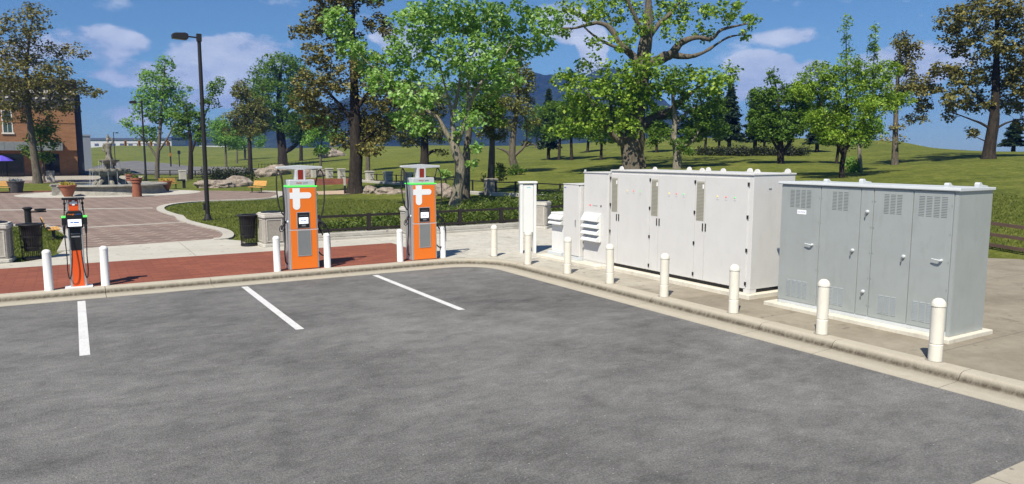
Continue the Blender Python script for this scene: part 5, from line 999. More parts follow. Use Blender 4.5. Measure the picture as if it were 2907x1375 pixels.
# ------------------------------------------------------------------ piers, posts and fences
def pier(loc, label, w=.36, hgt=.86, mat='pier', rz=0, cap=True):
    t = thing('stone_pier', label, 'stone pier', loc, rz, 'stone piers of the park fence')
    mb = MB(); mb.box(-w/2,-w/2,-.3,w/2,w/2,hgt-.12); mb.build('shaft', M[mat], t, False, .015)
    mb = MB(); mb.box(-w/2-.05,-w/2-.05,hgt-.1195,w/2+.05,w/2+.05,hgt); mb.build('cap', M[mat], t, False, .02); return t
PR = [(21.96,77.19,'farthest left of the row beside the red wall'),(22.7,74.4,'second from the left above the red wall'),(23.2,72.0,'third from the left above the red wall'),(23.5,69.0,'just left of the big olive trunk'),
      (23.21,63.92,'just right of the big olive trunk'),(23.2,59.38,'midway between the big olive trunk and the farther charger'),(23.03,54.59,'behind the farther orange charger')]
zp = [tz(x,y) for x,y,_ in PR]
pr0 = pier((PR[0][0],PR[0][1],zp[0]), 'pale stone fence pier '+PR[0][2], .62, 1.0)
for (x,y,l), z in list(zip(PR, zp))[1:]: again(pr0, (x,y,z), 'pale stone fence pier '+l)
pier((22.32,39.9,tz(22.32,39.9)-.05), 'dark capped stone pier at the foot of the slim olive tree', .62, 1.05, 'pierd')
def fence(name, label, pts, hgt, rails, step, mat, group=None, pr=.045, rr=.03, lat=0, end=True):
    """posts and rails along a line of ground points"""
    P = [Vector(p) for p in pts]; t = thing(name, label, 'fence', P[0], 0, group)
    seg = []; 
    for a, b in zip(P, P[1:]):
        n = max(1, round((b-a).to_2d().length/step))
        for k in range(n): q = a.lerp(b, k/n); seg.append(Vector((q.x,q.y,tz(q.x,q.y) if lat == 0 else q.z)))
    q = P[-1]; seg.append(Vector((q.x,q.y,tz(q.x,q.y) if lat == 0 else q.z)))
    o = P[0]
    for i, q in enumerate(seg):
        d = (seg[min(i+1,len(seg)-1)]-seg[max(i-1,0)]).to_2d().normalized(); nx, ny = -d.y, d.x; r = q-o
        mb = MB(); c = [(r.x+(d.x*sx-d.y*sy)*pr, r.y+(d.y*sx+d.x*sy)*pr) for sx,sy in ((-1,-1),(1,-1),(1,1),(-1,1))]
        mb.prism(c, r.z-.25, r.z+hgt+.04); mb.build('post', M[mat], t, False, .008)
    for h_ in rails:
        mb = MB()
        for a, b in zip(seg, seg[1:]):
            d = (b-a); dn = d.normalized(); u = Vector((-dn.y,dn.x,0)).normalized()*rr*.7; w = Vector((0,0,rr)); A = a-o+Vector((0,0,h_))+d.normalized()*pr; B = b-o+Vector((0,0,h_))-d.normalized()*pr
            mb.add([A-u-w,A+u-w,A+u+w,A-u+w,B-u-w,B+u-w,B+u+w,B-u+w], [(0,1,2,3),(7,6,5,4),(0,4,5,1),(1,5,6,2),(2,6,7,3),(3,7,4,0)])
        mb.build('rail', M[mat], t)
    return t
fence('low_fence', 'brown black low fence on the concrete kerb in front of the hedge', [(7.0,24.32,.36),(17.6,24.32,.36)], .58, (.55,.09), 1.78, 'brownm', None, .06, .04, 1)
fence('park_fence', 'black low fence between the stone piers and the dark capped pier', [(23.1,53.9,.5),(22.5,40.6,.5)], .80, (.78,.12), 2.2, 'blackm')
fence('park_fence', 'black low fence running right from the dark capped pier behind the white cabinets', [(22.3,39.2,.5),(22.8,33,.5),(22.9,26,.5)], .80, (.78,.42,.10), 2.2, 'blackm')
fence('park_fence', 'black low fence linking the pale stone piers behind the red wall', [(22.1,76.8,.5),(23.4,69.5,.5),(23.2,64.4,.5),(23.1,55.0,.5)], .72, (.70,.2), 2.4, 'blackm')
fence('road_fence', 'long black low fence beside the far road, behind the left lawn', [(8.5,110.2,.1),(14.2,106.0,.1),(21.5,92.2,.4)], .72, (.70,.35), 3.2, 'blackm', None, .06, .035)
fence('picket_fence', 'thin dark picket fence on the grass beyond the road, left of the big boulder', [(24.5,116,.4),(29.5,104,.6)], .9, (.8,.2), .8, 'blackm', None, .025, .02)
fence('timber_fence', 'brown three rail timber fence at the foot of the grass slope, right edge', [(22.62,16.0,.3),(22.75,9.6,.3),(23.4,2,.3)], .80, (.78,.46,.16), 3.0, 'brownr', None, .05, .045)
# concrete walls under the fences
mb = MB(); mb.box(5.9,24.065,-.05,17.8,24.50,.22); mb.box(5.95,24.12,.2205,17.8,24.5,.36); o = mb.build('retaining_kerb', M['wallc'], None, False, .02); tag(o, 'low stepped concrete wall below the brown black fence', 'low wall')
def wallpath(name, label, pts, w, hgt, mat):
    mb = MB()
    for (a, b) in zip(pts, pts[1:]):
        n = 8
        for k in range(n):
            p = Vector(a).lerp(Vector(b), k/n); q = Vector(a).lerp(Vector(b), (k+1)/n); d = (q-p).normalized(); u = Vector((-d.y,d.x))*w/2
            z = tz(*((p+q)/2)); q2 = q-d*.006; mb.prism([p-u,q2-u,q2+u,p+u], z-.4, z+hgt)
    return tag(mb.build(name, M[mat], None, False, .012), label, 'low wall')
wallpath('stone_curb', 'low pale stone curb below the fence right of the farther charger', [(22.95,53.5),(22.15,40.6)], .5, .16, 'pier')
wallpath('stone_curb', 'low pale stone curb below the fence behind the white cabinets', [(22.1,39.2),(22.6,33),(22.7,26)], .5, .18, 'pier')
wallpath('stone_curb', 'low pale stone curb below the row of pale piers', [(23.3,68.5),(23.0,64.4),(22.9,55)], .5, .16, 'pier')
# red brick wall on the lawn
mb = MB(); a, b = Vector((17.9,66.3)), Vector((22.0,64.6)); d = (b-a).normalized(); u = Vector((-d.y,d.x))*.18
for k in range(6): p, q = a.lerp(b, k/6), a.lerp(b, (k+1)/6); mb.prism([p-u,q-u,q+u,p+u], -.2, .80 if k < 6 else .8)
o = mb.build('red_wall', M['lowbrick']); tag(o, 'low red brick wall on the lawn between the two orange chargers', 'low wall')
t = thing('sign_post', 'slim post with a black foot and pale top left of the big olive trunk', 'sign post', (16.95,51.9,.12))
mb = MB(); mb.box(-.06,-.06,0,.06,.06,.62); mb.build('lower_post', M['blackm'], t); mb = MB(); mb.box(-.07,-.07,.6205,.07,.07,1.22); mb.build('upper_post', M['pier'], t, False, .01)
def block(loc, label, w, hgt, mat):
    t = thing('stone_post', label, 'stone post', loc, 0, 'square stone posts'); mb = MB(); mb.box(-w/2,-w/2,-.1,w/2,w/2,hgt*.86); mb.build('shaft', M[mat], t, False, .03)
    mb = MB(); mb.box(-w/2-.03,-w/2-.03,hgt*.8605,w/2+.03,w/2+.03,hgt); mb.build('cap', M[mat], t, False, .03); return t
sp = block((-1.89,91.76,.1), 'square stone post in front of the brick building, right of the old trunk', .72, 1.15, 'pier')
again(sp, (10.48,87.9,.1), 'square stone post behind the lawn, beside the two tone tree')
t = thing('park_grill', 'black square park grill on a pedestal at the path edge', 'grill', (8.24,68.5,.1)); mb = MB(); mb.box(-.11,-.11,0,.11,.11,.62); mb.build('pedestal', M['blackm'], t)
mb = MB(); mb.box(-.52,-.2,.621,.12,.2,.76); mb.build('firebox', M['blackm'], t, False, .02)

# ------------------------------------------------------------------ boulders
def boulder(loc, label, sx, sy, sz, seed, rz=0):
    r = random.Random(seed); bm = bmesh.new(); bmesh.ops.create_icosphere(bm, subdivisions=4, radius=1)
    offs = [Vector((r.uniform(-9,9),)*3) for _ in range(3)]
    from mathutils import noise as mn
    for v in bm.verts:
        p = v.co.copy(); k = 1 + .34*mn.noise(p*1.1+offs[0]) + .20*mn.noise(p*2.4+offs[1]) + .08*mn.noise(p*6+offs[2])
        q = p*k; q.x = round(q.x*3.2)/3.2*.35 + q.x*.65; q.z = max(q.z, -.35)
        v.co = Vector((q.x*sx, q.y*sy, q.z*sz))
    me = bpy.data.meshes.new('boulder'); bm.to_mesh(me); bm.free(); me.polygons.foreach_set('use_smooth', [True]*len(me.polygons)); me.set_sharp_from_angle(angle=R(28))
    o = link('boulder', me, M['rock']); o.location = loc; o.rotation_euler = (0,0,rz); return tag(o, label, 'boulder', 'boulders on the lawn')
for a in [((10.6,67.9,.2),'long low pale boulder left of the path bench, nearest the street lamp',1.5,.9,.55,1,.2),((12.7,69.6,.25),'rounded pale boulder at the right end of the low rock group',1.3,.9,.75,2,.1),
          ((11.7,68.2,.15),'small pale boulder between the two larger rocks of the group',.8,.6,.45,3,.5),((19.9,90.3,.5),'large pale boulder left of the nearer orange charger neck',1.4,1.0,.85,4,0),
          ((21.6,91.3,.75),'broad tan boulder behind the nearer charger, under the green tree',1.6,1.1,1.0,5,.3),((22.3,76.8+2,.8),'pale boulder just right of the nearer orange charger neck',1.2,.9,.85,6,.2),
          ((18.55,50.9,.25),'shaded grey boulder just right of the big olive trunk',.6,.5,.45,7,.4),((19.15,49.6,.25),'wide shaded boulder between the olive trunk and the farther charger',.85,.6,.40,8,.1),
          ((19.85,48.9,.2),'low shaded boulder touching the left cable of the farther charger',.75,.5,.30,9,.3),((21.0,44.5,.4),'tall grey boulder between the farther charger and the maple trunk',.9,.65,.65,10,.2),
          ((20.9,42.6,.3),'small pinkish boulder at the left foot of the maple trunk',.6,.5,.5,11,.7),((47.6,154,2.8),'far pale boulder on the hill above the red wall',2.6,1.6,1.5,12,0)]: boulder(*a)

# ------------------------------------------------------------------ brick building and far buildings
BY = 114.6
t = thing('brick_building', 'tall flat roofed brick building with grey awning behind the left tree', 'building', (-20,BY,0))
def bl(x): return x+20
mb = MB(); mb.box(0,0,3.5,bl(.86),22,9.0); mb.box(0,.4,-.2,bl(.86),22,3.4995); wall = mb.build('wall', M['facade'], t)
mb = MB(); mb.box(bl(.861),.8,-.2,bl(1.62),18,10.9); mb.box(bl(.861),.3,9.001,bl(1.75),18,10.95) if 0 else None; mb.build('side_wing', M['wing'], t)  # shade on the building's end is put into the wing's dark colour
mb = MB(); mb.box(0,-.15,9.001,bl(.95),22,12.0); mb.build('fascia', M['fascia'], t)
mb = MB()
for k in range(16): x = bl(-10.6)+k*.74; mb.box(x,-.22,10.85,x+.5,-.1505,11.25)
for k in range(14): x = bl(-10.6)+k*.8; mb.box(x,-.22,10.1,x+.3,-.1505,10.3)
mb.build('pale_brackets', M['trim'], t)
mb = MB(); mb.box(-.2,-.5,12.001,bl(1.3),22,12.65); mb.build('roof', M['cornice'], t)
mb = MB(); mb.box(bl(.55),-.10,3.0,bl(.86),-.001,9.0) if 0 else mb.box(0,-.06,7.05,bl(.862),-.0005,7.2); mb.build('string_course', M['facade'], t)
for xw in (-7.2,-10.6):
    mb = MB()
    for (a,b,c,d) in [(xw,5.75,xw+.13,8.6),(xw+1.03,5.75,xw+1.16,8.6),(xw+.1301,8.45,xw+1.0299,8.6)]: mb.box(bl(a),-.05,b,bl(c),-.001,d)
    w = mb.build('window', M['trim'], t); mb = MB(); mb.box(bl(xw+.131),-.012,5.76,bl(xw+1.029),-.001,8.449); mb.build('pane', M['pane'], w)
    mb = MB(); mb.box(bl(xw-.1),-.14,5.55,bl(xw+1.26),-.001,5.749); mb.build('sill', M['trim'], w)
    mb = MB(); mb.box(bl(xw+.131),-.03,7.0,bl(xw+1.029),-.0121,7.07); mb.box(bl(xw+.555),-.03,5.76,bl(xw+.605),-.0121,6.999); mb.build('glazing_bar', M['trim'], w)
mb = MB(); mb.box(0,-2.1,3.45,bl(-.72),-.001,4.55); mb.build('awning', M['awn'], t, False, .03)
mb = MB()
for x in range(-20, 0): mb.box(bl(x-.05),-2.13,3.47,bl(x+.0),-2.1005,4.53)
mb.build('awning_ribs', M['awn'], t)
for a, b in ((-7.9,-5.2),(-2.9,-1.25),(-12,-9)):
    mb = MB(); mb.box(bl(a),.30,.25,bl(b),.3995,3.0); mb.build('shopfront', M['dark'], t)
# violet parasol by the building
t = thing('parasol', 'violet parasol under the awning of the brick building', 'parasol', (-7.3,111.0,.14)); mb = MB(); mb.cyl((0,0,0),(0,0,2.6),.04,.03,8); mb.build('pole', M['blackm'], t)
mb = MB(); mb.lathe([(1.25,2.02),(.7,2.42),(0,2.72)], n=8, cap=False); mb.build('canopy', M['purple'], t)
mb = MB(); mb.prism([(0,0),(1.55,0),(1.1,6),(-.1,6)], 0, 6.3); o = mb.build('grey_building', M['bgrey']); o.location = (1.72,150,-.2)
t = thing('annex_building', 'blue grey building end just right of the brick building', 'building', (1.72,150,-.2)); o.name = 'wall'; o.location = (0,0,0); o.parent = t
mb = MB(); mb.prism([(-.1,-.1),(1.65,-.1),(1.2,6.1),(-.2,6.1)], 6.301, 6.6); mb.build('roof', M['bgrey'], t)
def long_building(a, b, z0, z1, label, roof):
    A, B = Vector(a), Vector(b); d = (B-A); L = d.length; t = thing('long_building', label, 'building', (A.x,A.y,z0), math.atan2(d.y,d.x), 'white buildings beyond the field')
    mb = MB(); mb.box(0,0,-3,L,14,z1-z0); mb.build('wall', M['bwall'], t); mb = MB(); mb.box(-.4,-.5,z1-z0+.001,L+.4,14.5,z1-z0+roof); mb.build('roof', M['roofb'], t)
    mb = MB(); n = int(L/4)
    for k in range(n): mb.box(1+k*4,-.06,(z1-z0)*.35,3.0+k*4,-.001,(z1-z0)*.62)
    mb.build('window_band', M['roofb'], t); return t
long_building((6,400),(41,378), 5.2, 9.6, 'long low white building on the field horizon behind the fountain statue', .9)
long_building((53,378),(72,366), 4.2, 7.6, 'low white building behind the hazy trees, right of the street lamp', .5)

# ------------------------------------------------------------------ traffic signals
t = thing('traffic_light', 'far traffic light mast with orange signal heads hanging over the road', 'traffic light', (19.71,185,.1))
mb = MB(); mb.lathe([(.18,-1),(.12,5.6)], n=10); mb.build('pole', M['blackm'], t, True)
mb = MB(); mb.cyl((0,0,5.25),(-9.6,6.4,5.25),.10,.06,8); mb.build('mast_arm', M['blackm'], t)
for k in (.04,.38,.62,.9):
    x, y = -9.6*k, 6.4*k; mb = MB(); mb.box(x-.28,y-.3,4.75,x+.28,y-.12,5.95); s_ = mb.build('signal_head', M['sigy'], t, False, .03)
    mb = MB()
    for z in (5.0,5.35,5.7): mb.lathe([(0,0),(.13,0)], (0,0,0), 10, cap=False) if 0 else mb.box(x-.13,y-.33,z-.13,x+.13,y-.3005,z+.13)
    mb.build('lens', M['black'], s_)
mb = MB(); mb.box(-.25,-.3,2.4,.25,-.13,3.2); mb.build('walk_signal', M['sigy'], t, False, .03)
t = thing('signal_post', 'short far signal post right of the traffic light mast', 'traffic light', (21.4,184,.1)); mb = MB(); mb.lathe([(.12,-1),(.10,3.4)], n=8); mb.build('pole', M['blackm'], t, True)
mb = MB(); mb.box(-.3,-.3,2.9,.3,-.11,3.7); mb.build('signal_head', M['black'], t, False, .03)

t = thing('path_light', 'short black path light at the left end of the pale rock group', 'path light', (9.55,65.4,.1)); mb = MB(); mb.lathe([(.13,0),(.13,.42)], n=12); mb.build('post', M['blackm'], t, True)
mb = MB(); mb.lathe([(.16,.421),(.16,.5),(.05,.55)], n=12); mb.build('cap', M['blackm'], t, True)
# ------------------------------------------------------------------ trees
def grow(spec, seed, clusters, tip, wig=.12):
    """skeleton of trunk, limbs and twigs reaching every leaf cluster: returns nodes, parents, radii"""
    r = np.random.default_rng(seed); N = []; Pa = []; Rm = []
    def chain(pts, start):
        prev = start
        P = [Vector(p[:3]) for p in pts]; rad = [p[3] for p in pts]
        sm = smooth_path(pts, 4) if len(pts) > 2 else P; k = len(sm)
        rr = np.interp(np.linspace(0, len(pts)-1, k), range(len(pts)), rad)
        for i, (q, w) in enumerate(zip(sm, rr)):
            N.append(tuple(q)); Pa.append(prev); Rm.append(float(w)); prev = len(N)-1
    chain(spec['trunk'], -1); nt = len(N)
    for l in spec['limbs']:
        a = np.array(N); i = int(np.argmin(np.linalg.norm(a - np.array(l[0][:3]), axis=1))); chain(l, i)
    C = clusters; tr = np.array(N); dist = np.linalg.norm(C[:, None] - tr[None], axis=2).min(1)
    arr = np.zeros((len(N) + len(C)*14, 3)); arr[:len(N)] = tr; cnt = len(N)
    H = max(p[2] for p in N) + 1e-3; lo = .22*H
    for ci in np.argsort(dist):
        c = C[ci]; a = arr[:cnt]; d = np.linalg.norm(a - c, axis=1)
        cost = d + .9*np.maximum(0, a[:, 2] - c[2] + .35*d) + 100*(a[:, 2] < min(lo, c[2]-.02*H))
        i = int(np.argmin(cost)); L = d[i]; n = int(min(10, max(2, L/(.055*H))))
        s = a[i].copy(); bend = r.normal(0, wig*L, 3); bend[2] = abs(bend[2])*.6; prev = i
        for k in range(1, n+1):
            t = k/n; q = s + (c-s)*t + bend*math.sin(math.pi*t) + r.normal(0, .02*L, 3)*(k < n)
            arr[cnt] = q; cnt += 1; N.append(tuple(q)); Pa.append(prev); Rm.append(0.0); prev = cnt-1
    n = len(N); acc = np.zeros(n); kids = [[] for _ in range(n)]
    for i in range(n-1, -1, -1):
        if acc[i] == 0: acc[i] = tip**2.3
        if Pa[i] >= 0: acc[Pa[i]] += acc[i]; kids[Pa[i]].append(i)
    rad = acc**(1/2.3)
    for i in range(n):
        if Rm[i] > 0: rad[i] = Rm[i]
        elif Pa[i] >= 0: rad[i] = min(rad[i], rad[Pa[i]]*.85)
    for i in range(n):
        if Rm[i] == 0 and Pa[i] >= 0: rad[i] = min(rad[i], rad[Pa[i]]*.9)
    return np.array(N), Pa, rad, kids
def wood(name, N, Pa, rad, kids, mat, parent, gnarl=0):
    mb = MB(); seen = set()
    from mathutils import noise as mn
    for i in range(len(N)):
        if i in seen: continue
        ch = [i] if Pa[i] < 0 else [Pa[i], i]; j = i; seen.add(i)
        while kids[j]:
            nx = max(kids[j], key=lambda k: rad[k])
            if nx in seen: break
            ch.append(nx); seen.add(nx); j = nx
        if len(ch) < 2: continue
        rs = [float(rad[k]) for k in ch]
        if Pa[i] >= 0: rs[0] = min(rs[0], rs[1]*1.15)
        rs[-1] *= .6; m = 14 if rs[0] > .15 else (8 if rs[0] > .05 else 4)
        o = len(mb.v); mb.tube([N[k] for k in ch], rs, m, m > 4)
        if gnarl and m == 14:
            for q in range(o, len(mb.v)):
                v = Vector(mb.v[q]); c = Vector(N[ch[min((q-o)//m, len(ch)-1)]]); d = v-c
                k = 1 + gnarl*mn.noise(Vector((v.x*2.2, v.y*2.2, v.z*.5))); mb.v[q] = tuple(c + d*k)
    V = np.array(mb.v); F3 = [f for f in mb.f if len(f) == 4]
    return mb.build(name, mat, parent, True)
def tree(key, name, label, leaf, bark, lsize, cover, seed, group, cat='tree', tip=.012, asp=.62, gnarl=0, drop=0.0, csz=1.0, up=.55):
    sp = TREES[key]; x, y, z = sp['base']; z = tz(x, y); D = sp['depth']; m = D/1858
    r = np.random.default_rng(seed); t = thing(name, label, cat, (x, y, z), 0, group)
    L = lsize*.8*m; leafA = .5*L*L*asp; P = []; C = []; O = []; big = csz*13*m
    for bx, by, bz, rx, rz, dn in sp['blobs']:
        k = max(4, int(dn*(rx*rz)/(big*big)*4.5)); u = r.normal(0, 1, (k, 3)); u /= np.linalg.norm(u, axis=1)[:, None]; u *= (r.uniform(.15, 1, (k, 1)))**.55
        c = np.array([bx, by, bz]) + u*np.array([rx, rx*.9, rz]); C.append(c)
        n = int(cover*3.7*dn*math.pi*rx*rz/leafA); i = r.integers(0, k, n)
        w = r.normal(0, 1, (n, 3)); w /= np.linalg.norm(w, axis=1)[:, None]; w *= r.uniform(.1, 1, (n, 1))**.5*big*r.uniform(.7, 1.25, (k,))[i][:, None]; w[:, 2] *= .72; w[:, 2] -= drop*big*r.uniform(0, 1, n)
        
        q = c[i] + w; s_ = r.uniform(0, 1, n) < .18; k2 = int(s_.sum()); uu = r.normal(0, 1, (k2, 3)); uu /= np.linalg.norm(uu, axis=1)[:, None]; uu *= r.uniform(.3, 1.12, (k2, 1))**.5
        q[s_] = np.array([bx, by, bz]) + uu*np.array([rx, rx*.9, rz]); P.append(q); O.append(u[i])
    C = np.concatenate(C); P = np.concatenate(P); O = np.concatenate(O)
    N, Pa, rad, kids = grow(sp, seed, C, tip*m*28)
    wood('trunk', N, Pa, rad, kids, M[bark], t, gnarl)
    leaf_cloud('crown', P, L, M[leaf], t, r, up, asp, O)
    return t, len(P)
HILL = 'trees of the park'
JOBS = [
 ('autumn_left','broadleaf_tree','sparse olive brown tree in front of the brick building','olive','bark',8.5,.62,1,{}),
 ('ivy_left','young_tree','young green sapling hugging the trunk before the brick building','mid','bark',9,.9,2,{}),
 ('pale_green_left','broadleaf_tree','loose pale green tree between the far lamp and the tall street lamp','pale','bark',8,.60,3,{}),
 ('two_tone_left','broadleaf_tree','dark green tree with a bright upper sprig behind the tall street lamp','mid','barkd',7.5,.85,4,{}),
 ('olive_mid','broadleaf_tree','olive brown tree with a straight trunk right of the tall street lamp','oliveg','barkd',6.5,1.0,5,{}),
 ('green_mid','broadleaf_tree','stout dark trunked green tree behind the nearer orange charger','mid','barkd',7,.95,6,dict(gnarl=.25)),
 ('sapling_mid','young_tree','small fresh green sapling right of the nearer orange charger','pale','bark',7,.9,7,{}),
 ('big_olive','broadleaf_tree','big dense olive brown tree between the two orange chargers','olive','barkd',10,.85,8,dict(gnarl=.2)),
 ('maple_front','broadleaf_tree','large pale green maple with a forked trunk behind the hedge','maple','barkp',12,.88,9,dict(gnarl=.15, asp=.8)),
 ('maple_behind','broadleaf_tree','second trunk tree standing close behind the forked maple','mid','bark',10,.7,10,{}),
 ('olive_back','broadleaf_tree','olive tree with a low bare side branch above the farther orange charger','oliveg','barkd',7,1.0,11,{}),
 ('slim_olive','broadleaf_tree','slim olive tree rising behind the dark capped stone pier','oliveg','bark',8,.8,12,{}),
 ('forked_olive','broadleaf_tree','olive brown tree with low spreading forks left of the white cabinet on legs','oliveg','bark',8,.8,13,dict(gnarl=.2)),
 ('giant_oak','oak_tree','giant old oak with a massive trunk and wide bare limbs behind the white cabinets','bright','bark',11,.86,14,dict(gnarl=.42, asp=.8)),
 ('pale_trunk_hill','broadleaf_tree','green tree with a pale crooked trunk just right of the giant oak','mid','barkp',8.5,.98,15,dict(gnarl=.2)),
 ('round_dark','broadleaf_tree','round dense green tree shading the dark hedge on the hill','mid','barkd',8,1.15,16,{}),
 ('feathery_green','broadleaf_tree','feathery light green tree with tall thin sprigs behind the grey cabinet','bright','barkd',8.5,.84,17,dict(asp=.5)),
 ('slender_pale','young_tree','slender pale trunked tree with a low leafy bush behind the feathery tree','pale','barkp',8,.8,18,{}),
 ('thin_olive','broadleaf_tree','thin olive brown tree alone on the slope right of the feathery tree','olive','bark',8.5,.8,19,{}),
 ('big_olive_right','broadleaf_tree','big olive brown tree cut by the right edge of the photo','olive','barkd',10.5,.85,20,dict(gnarl=.2)),
 ('hazy_far_a','broadleaf_tree','far hazy pale green tree just right of the tall street lamp','pale','bark',5.5,1.0,21,{}),
 ('hazy_far_b','broadleaf_tree','far hazy green tree left of the straight olive tree trunk','pale','bark',5.5,1.0,22,{}),
 ('hazy_far_c','broadleaf_tree','far hazy green tree between two other hazy trees','pale','bark',5.5,1.0,23,{}),
 ('back_green_a','broadleaf_tree','distant green tree right behind the stout dark trunk','mid','barkd',6,1.0,24,{}),
 ('back_olive_b','broadleaf_tree','distant olive tree with a thin trunk right of the big olive trunk','oliveg','bark',6,1.0,25,{}),
 ('back_green_c','broadleaf_tree','distant green tree between the forked olive tree and the giant oak','mid','bark',6,1.0,26,{}),
]
TOTAL = 0
for key, nm, lb, leaf, bark, ls, cov, sd, kw in JOBS:
    _, n_ = tree(key, nm, lb, leaf, bark, ls, cov, sd, HILL, **kw); TOTAL += n_
print("leaves", TOTAL)
# trees along the crest of the hill: four prototypes copied
def conifer(name, label, loc, Ht, W, seed, group):
    r = np.random.default_rng(seed); t = thing(name, label, 'conifer', loc, 0, group)
    mb = MB(); mb.tube([(0,0,-.2),(0,0,Ht*.3),(0,0,Ht)], [.026*Ht,.02*Ht,.004*Ht], 8); P = []; O = []
    z = Ht*.20
    while z < Ht*.99:
        f = (Ht-z)/(Ht*.8); rr = W*f**.85*r.uniform(.8,1.15); k = 7 if f > .25 else 5
        for b in range(k):
            a = r.uniform(0,6.28); L = rr*r.uniform(.75,1.1); e = Vector((math.cos(a)*L, math.sin(a)*L, -L*.22)); mb.tube([(0,0,z),(e.x*.5,e.y*.5,z-L*.05),(e.x,e.y,z+e.z)], [.006*Ht,.004*Ht,.002*Ht], 4, False)
            n = int(16+60*f); s = r.uniform(.12,1,n); q = np.stack([e.x*s, e.y*s, z + e.z*s*s], 1) + r.normal(0, .05*W+.06*L, (n,3))*np.array([1,1,.5]); P.append(q)
        z += Ht*.035
    mb.build('trunk', M['barkd'], t, True); P = np.concatenate(P); leaf_cloud('crown', P, .05*Ht, M['needle'], t, r, .4, .42, None, .5); return t
def hill_tree(name, label, loc, Ht, W, seed, group, leaf):
    r = np.random.default_rng(seed)
    bl = [(r.uniform(-.5,.5)*W, r.uniform(-.5,.5)*W, Ht*r.uniform(.42,.88), W*r.uniform(.45,.7), Ht*r.uniform(.11,.17), 1) for _ in range(10)] + [(0,0,Ht*.9,W*.4,Ht*.1,1)]
    TREES['_h%d' % seed] = dict(base=loc, depth=85, trunk=[(0,0,-.2,.028*Ht),(.02*Ht,0,Ht*.35,.02*Ht),(0,.02*Ht,Ht*.65,.012*Ht),(0,0,Ht*.9,.004*Ht)], blobs=bl, limbs=[])
    return tree('_h%d' % seed, name, label, leaf, 'barkd', 7.5, 1.0, seed, group)[0]
g2 = 'trees on the crest of the grassy hill'
LT = LINE_TREES
LBL = ['dark conifer on the hill just right of the forked olive tree','green hill tree second right of the forked olive tree','green hill tree third right of the forked olive tree','far hill tree left of the giant oak, on the crest','hill tree under the left limbs of the giant oak','hill tree mostly hidden by the giant oak trunk',
 'thin trunked hill tree in the gap right of the giant oak','hill tree left of the tall conifer, behind the pale crooked trunk','hill tree just left of the tall conifer above the dark hedge','tall conifer on the hill between the oak and the round tree','conifer with dark crown left of the round dense tree','hill tree behind the left half of the round dense tree',
 'hill tree behind the right half of the round dense tree','dark hill tree between the round tree and the feathery tree','low dark trunked tree left of the feathery tree trunk','dark teal conifer on the slope right of the big right olive tree']
kind = ['c','g','g','g','g','d','g','g','g','c','c','d','d','c','d','c']
pro = {}
for i, ((x, y, z, Ht, W), lb, k) in enumerate(zip(LT, LBL, kind)):
    z = tz(x, y); W *= 1.32 if k != 'c' else 1.1
    if k not in pro:
        if k == 'c': pro[k] = (conifer('conifer_tree', lb, (x,y,z), Ht, W, 40, g2), Ht, W)
        else: pro[k] = (hill_tree('broadleaf_tree', lb, (x,y,z), Ht, W, 41+ord(k), g2, 'deep' if k == 'd' else 'mid'), Ht, W)
    else:
        o, h0, w0 = pro[k]; again(o, (x,y,z), lb, i*1.7, (W/w0, W/w0, Ht/h0))
# ------------------------------------------------------------------ hedges, bushes and grass
def hedge(name, label, line, w, hgt, n, size, mat, seed, cat='hedge', cl=40, spread=.16):
    r = np.random.default_rng(seed); P = np.array(line, float); s = r.uniform(0, 1, cl); seg = (s*(len(P)-1)).astype(int); f = s*(len(P)-1)-seg
    c = P[seg]*(1-f)[:, None] + P[np.minimum(seg+1, len(P)-1)]*f[:, None]; c += r.uniform(-.5, .5, (cl, 2))*w
    t = thing(name, label, cat, (P[0,0], P[0,1], tz(*P[0])))
    o = np.array([P[0,0], P[0,1], tz(*P[0])]); h_ = hgt*r.uniform(.55, 1.1, cl); zz = terrain(c[:,0], c[:,1])
    i = r.integers(0, cl, n); u = r.uniform(.05, 1, n)**.7
    Q = np.stack([c[i,0], c[i,1], zz[i] + h_[i]*u], 1) + r.normal(0, 1, (n,3))*np.array([spread, spread, spread*.5]); Q[:,2] = np.maximum(Q[:,2], terrain(Q[:,0],Q[:,1])+.02)
    mb = MB()
    for k in range(cl):
        b = Vector((c[k,0], c[k,1], zz[k]))-Vector(o)
        for q in range(3): mb.tube([b, b+Vector((r.normal(0,.06), r.normal(0,.06), h_[k]*.5)), b+Vector((r.normal(0,.13), r.normal(0,.13), h_[k]))], [.012,.009,.004], 4, False)
    mb.build('stems', M['barkd'], t)['kind'] = 'stuff'; leaf_cloud('foliage', Q-o, size, M[mat], t, r, .5, .6, None); return t
hedge('hedge', 'leafy low hedge directly behind the brown black fence', [(6.9,25.3),(17.8,25.3)], 1.5, .52, 11000, .10, 'hedge', 60, cl=260, spread=.13)
hedge('hedge', 'second leafy hedge row at the foot of the maple', [(9.6,27.1),(19.5,27.3)], 2.0, .62, 9000, .11, 'hedge', 61, cl=200, spread=.15)
hedge('hedge', 'third leafy hedge row behind the maple trunk, farthest from the fence', [(13.5,29.6),(21.5,29.6)], 2.6, .64, 9000, .11, 'hedge', 65, cl=190, spread=.16)
hedge('hedge', 'dark leafless looking hedge on the hill under the round tree', [(58.5,59.0),(59.5,52.5),(63.3,48.0)], 1.6, .85, 4200, .22, 'bush', 62, cl=110, spread=.3)
hedge('bush', 'dark bush behind the pale rock group on the left lawn', [(12.6,84),(16.3,82)], 2.2, 1.25, 2200, .22, 'bush', 63, 'bush', 30, .32)
hedge('bush', 'green shoots at the foot of the forked olive tree', [(31.3,55),(33.2,54.6)], .8, .8, 500, .22, 'mid', 64, 'bush', 10, .2)
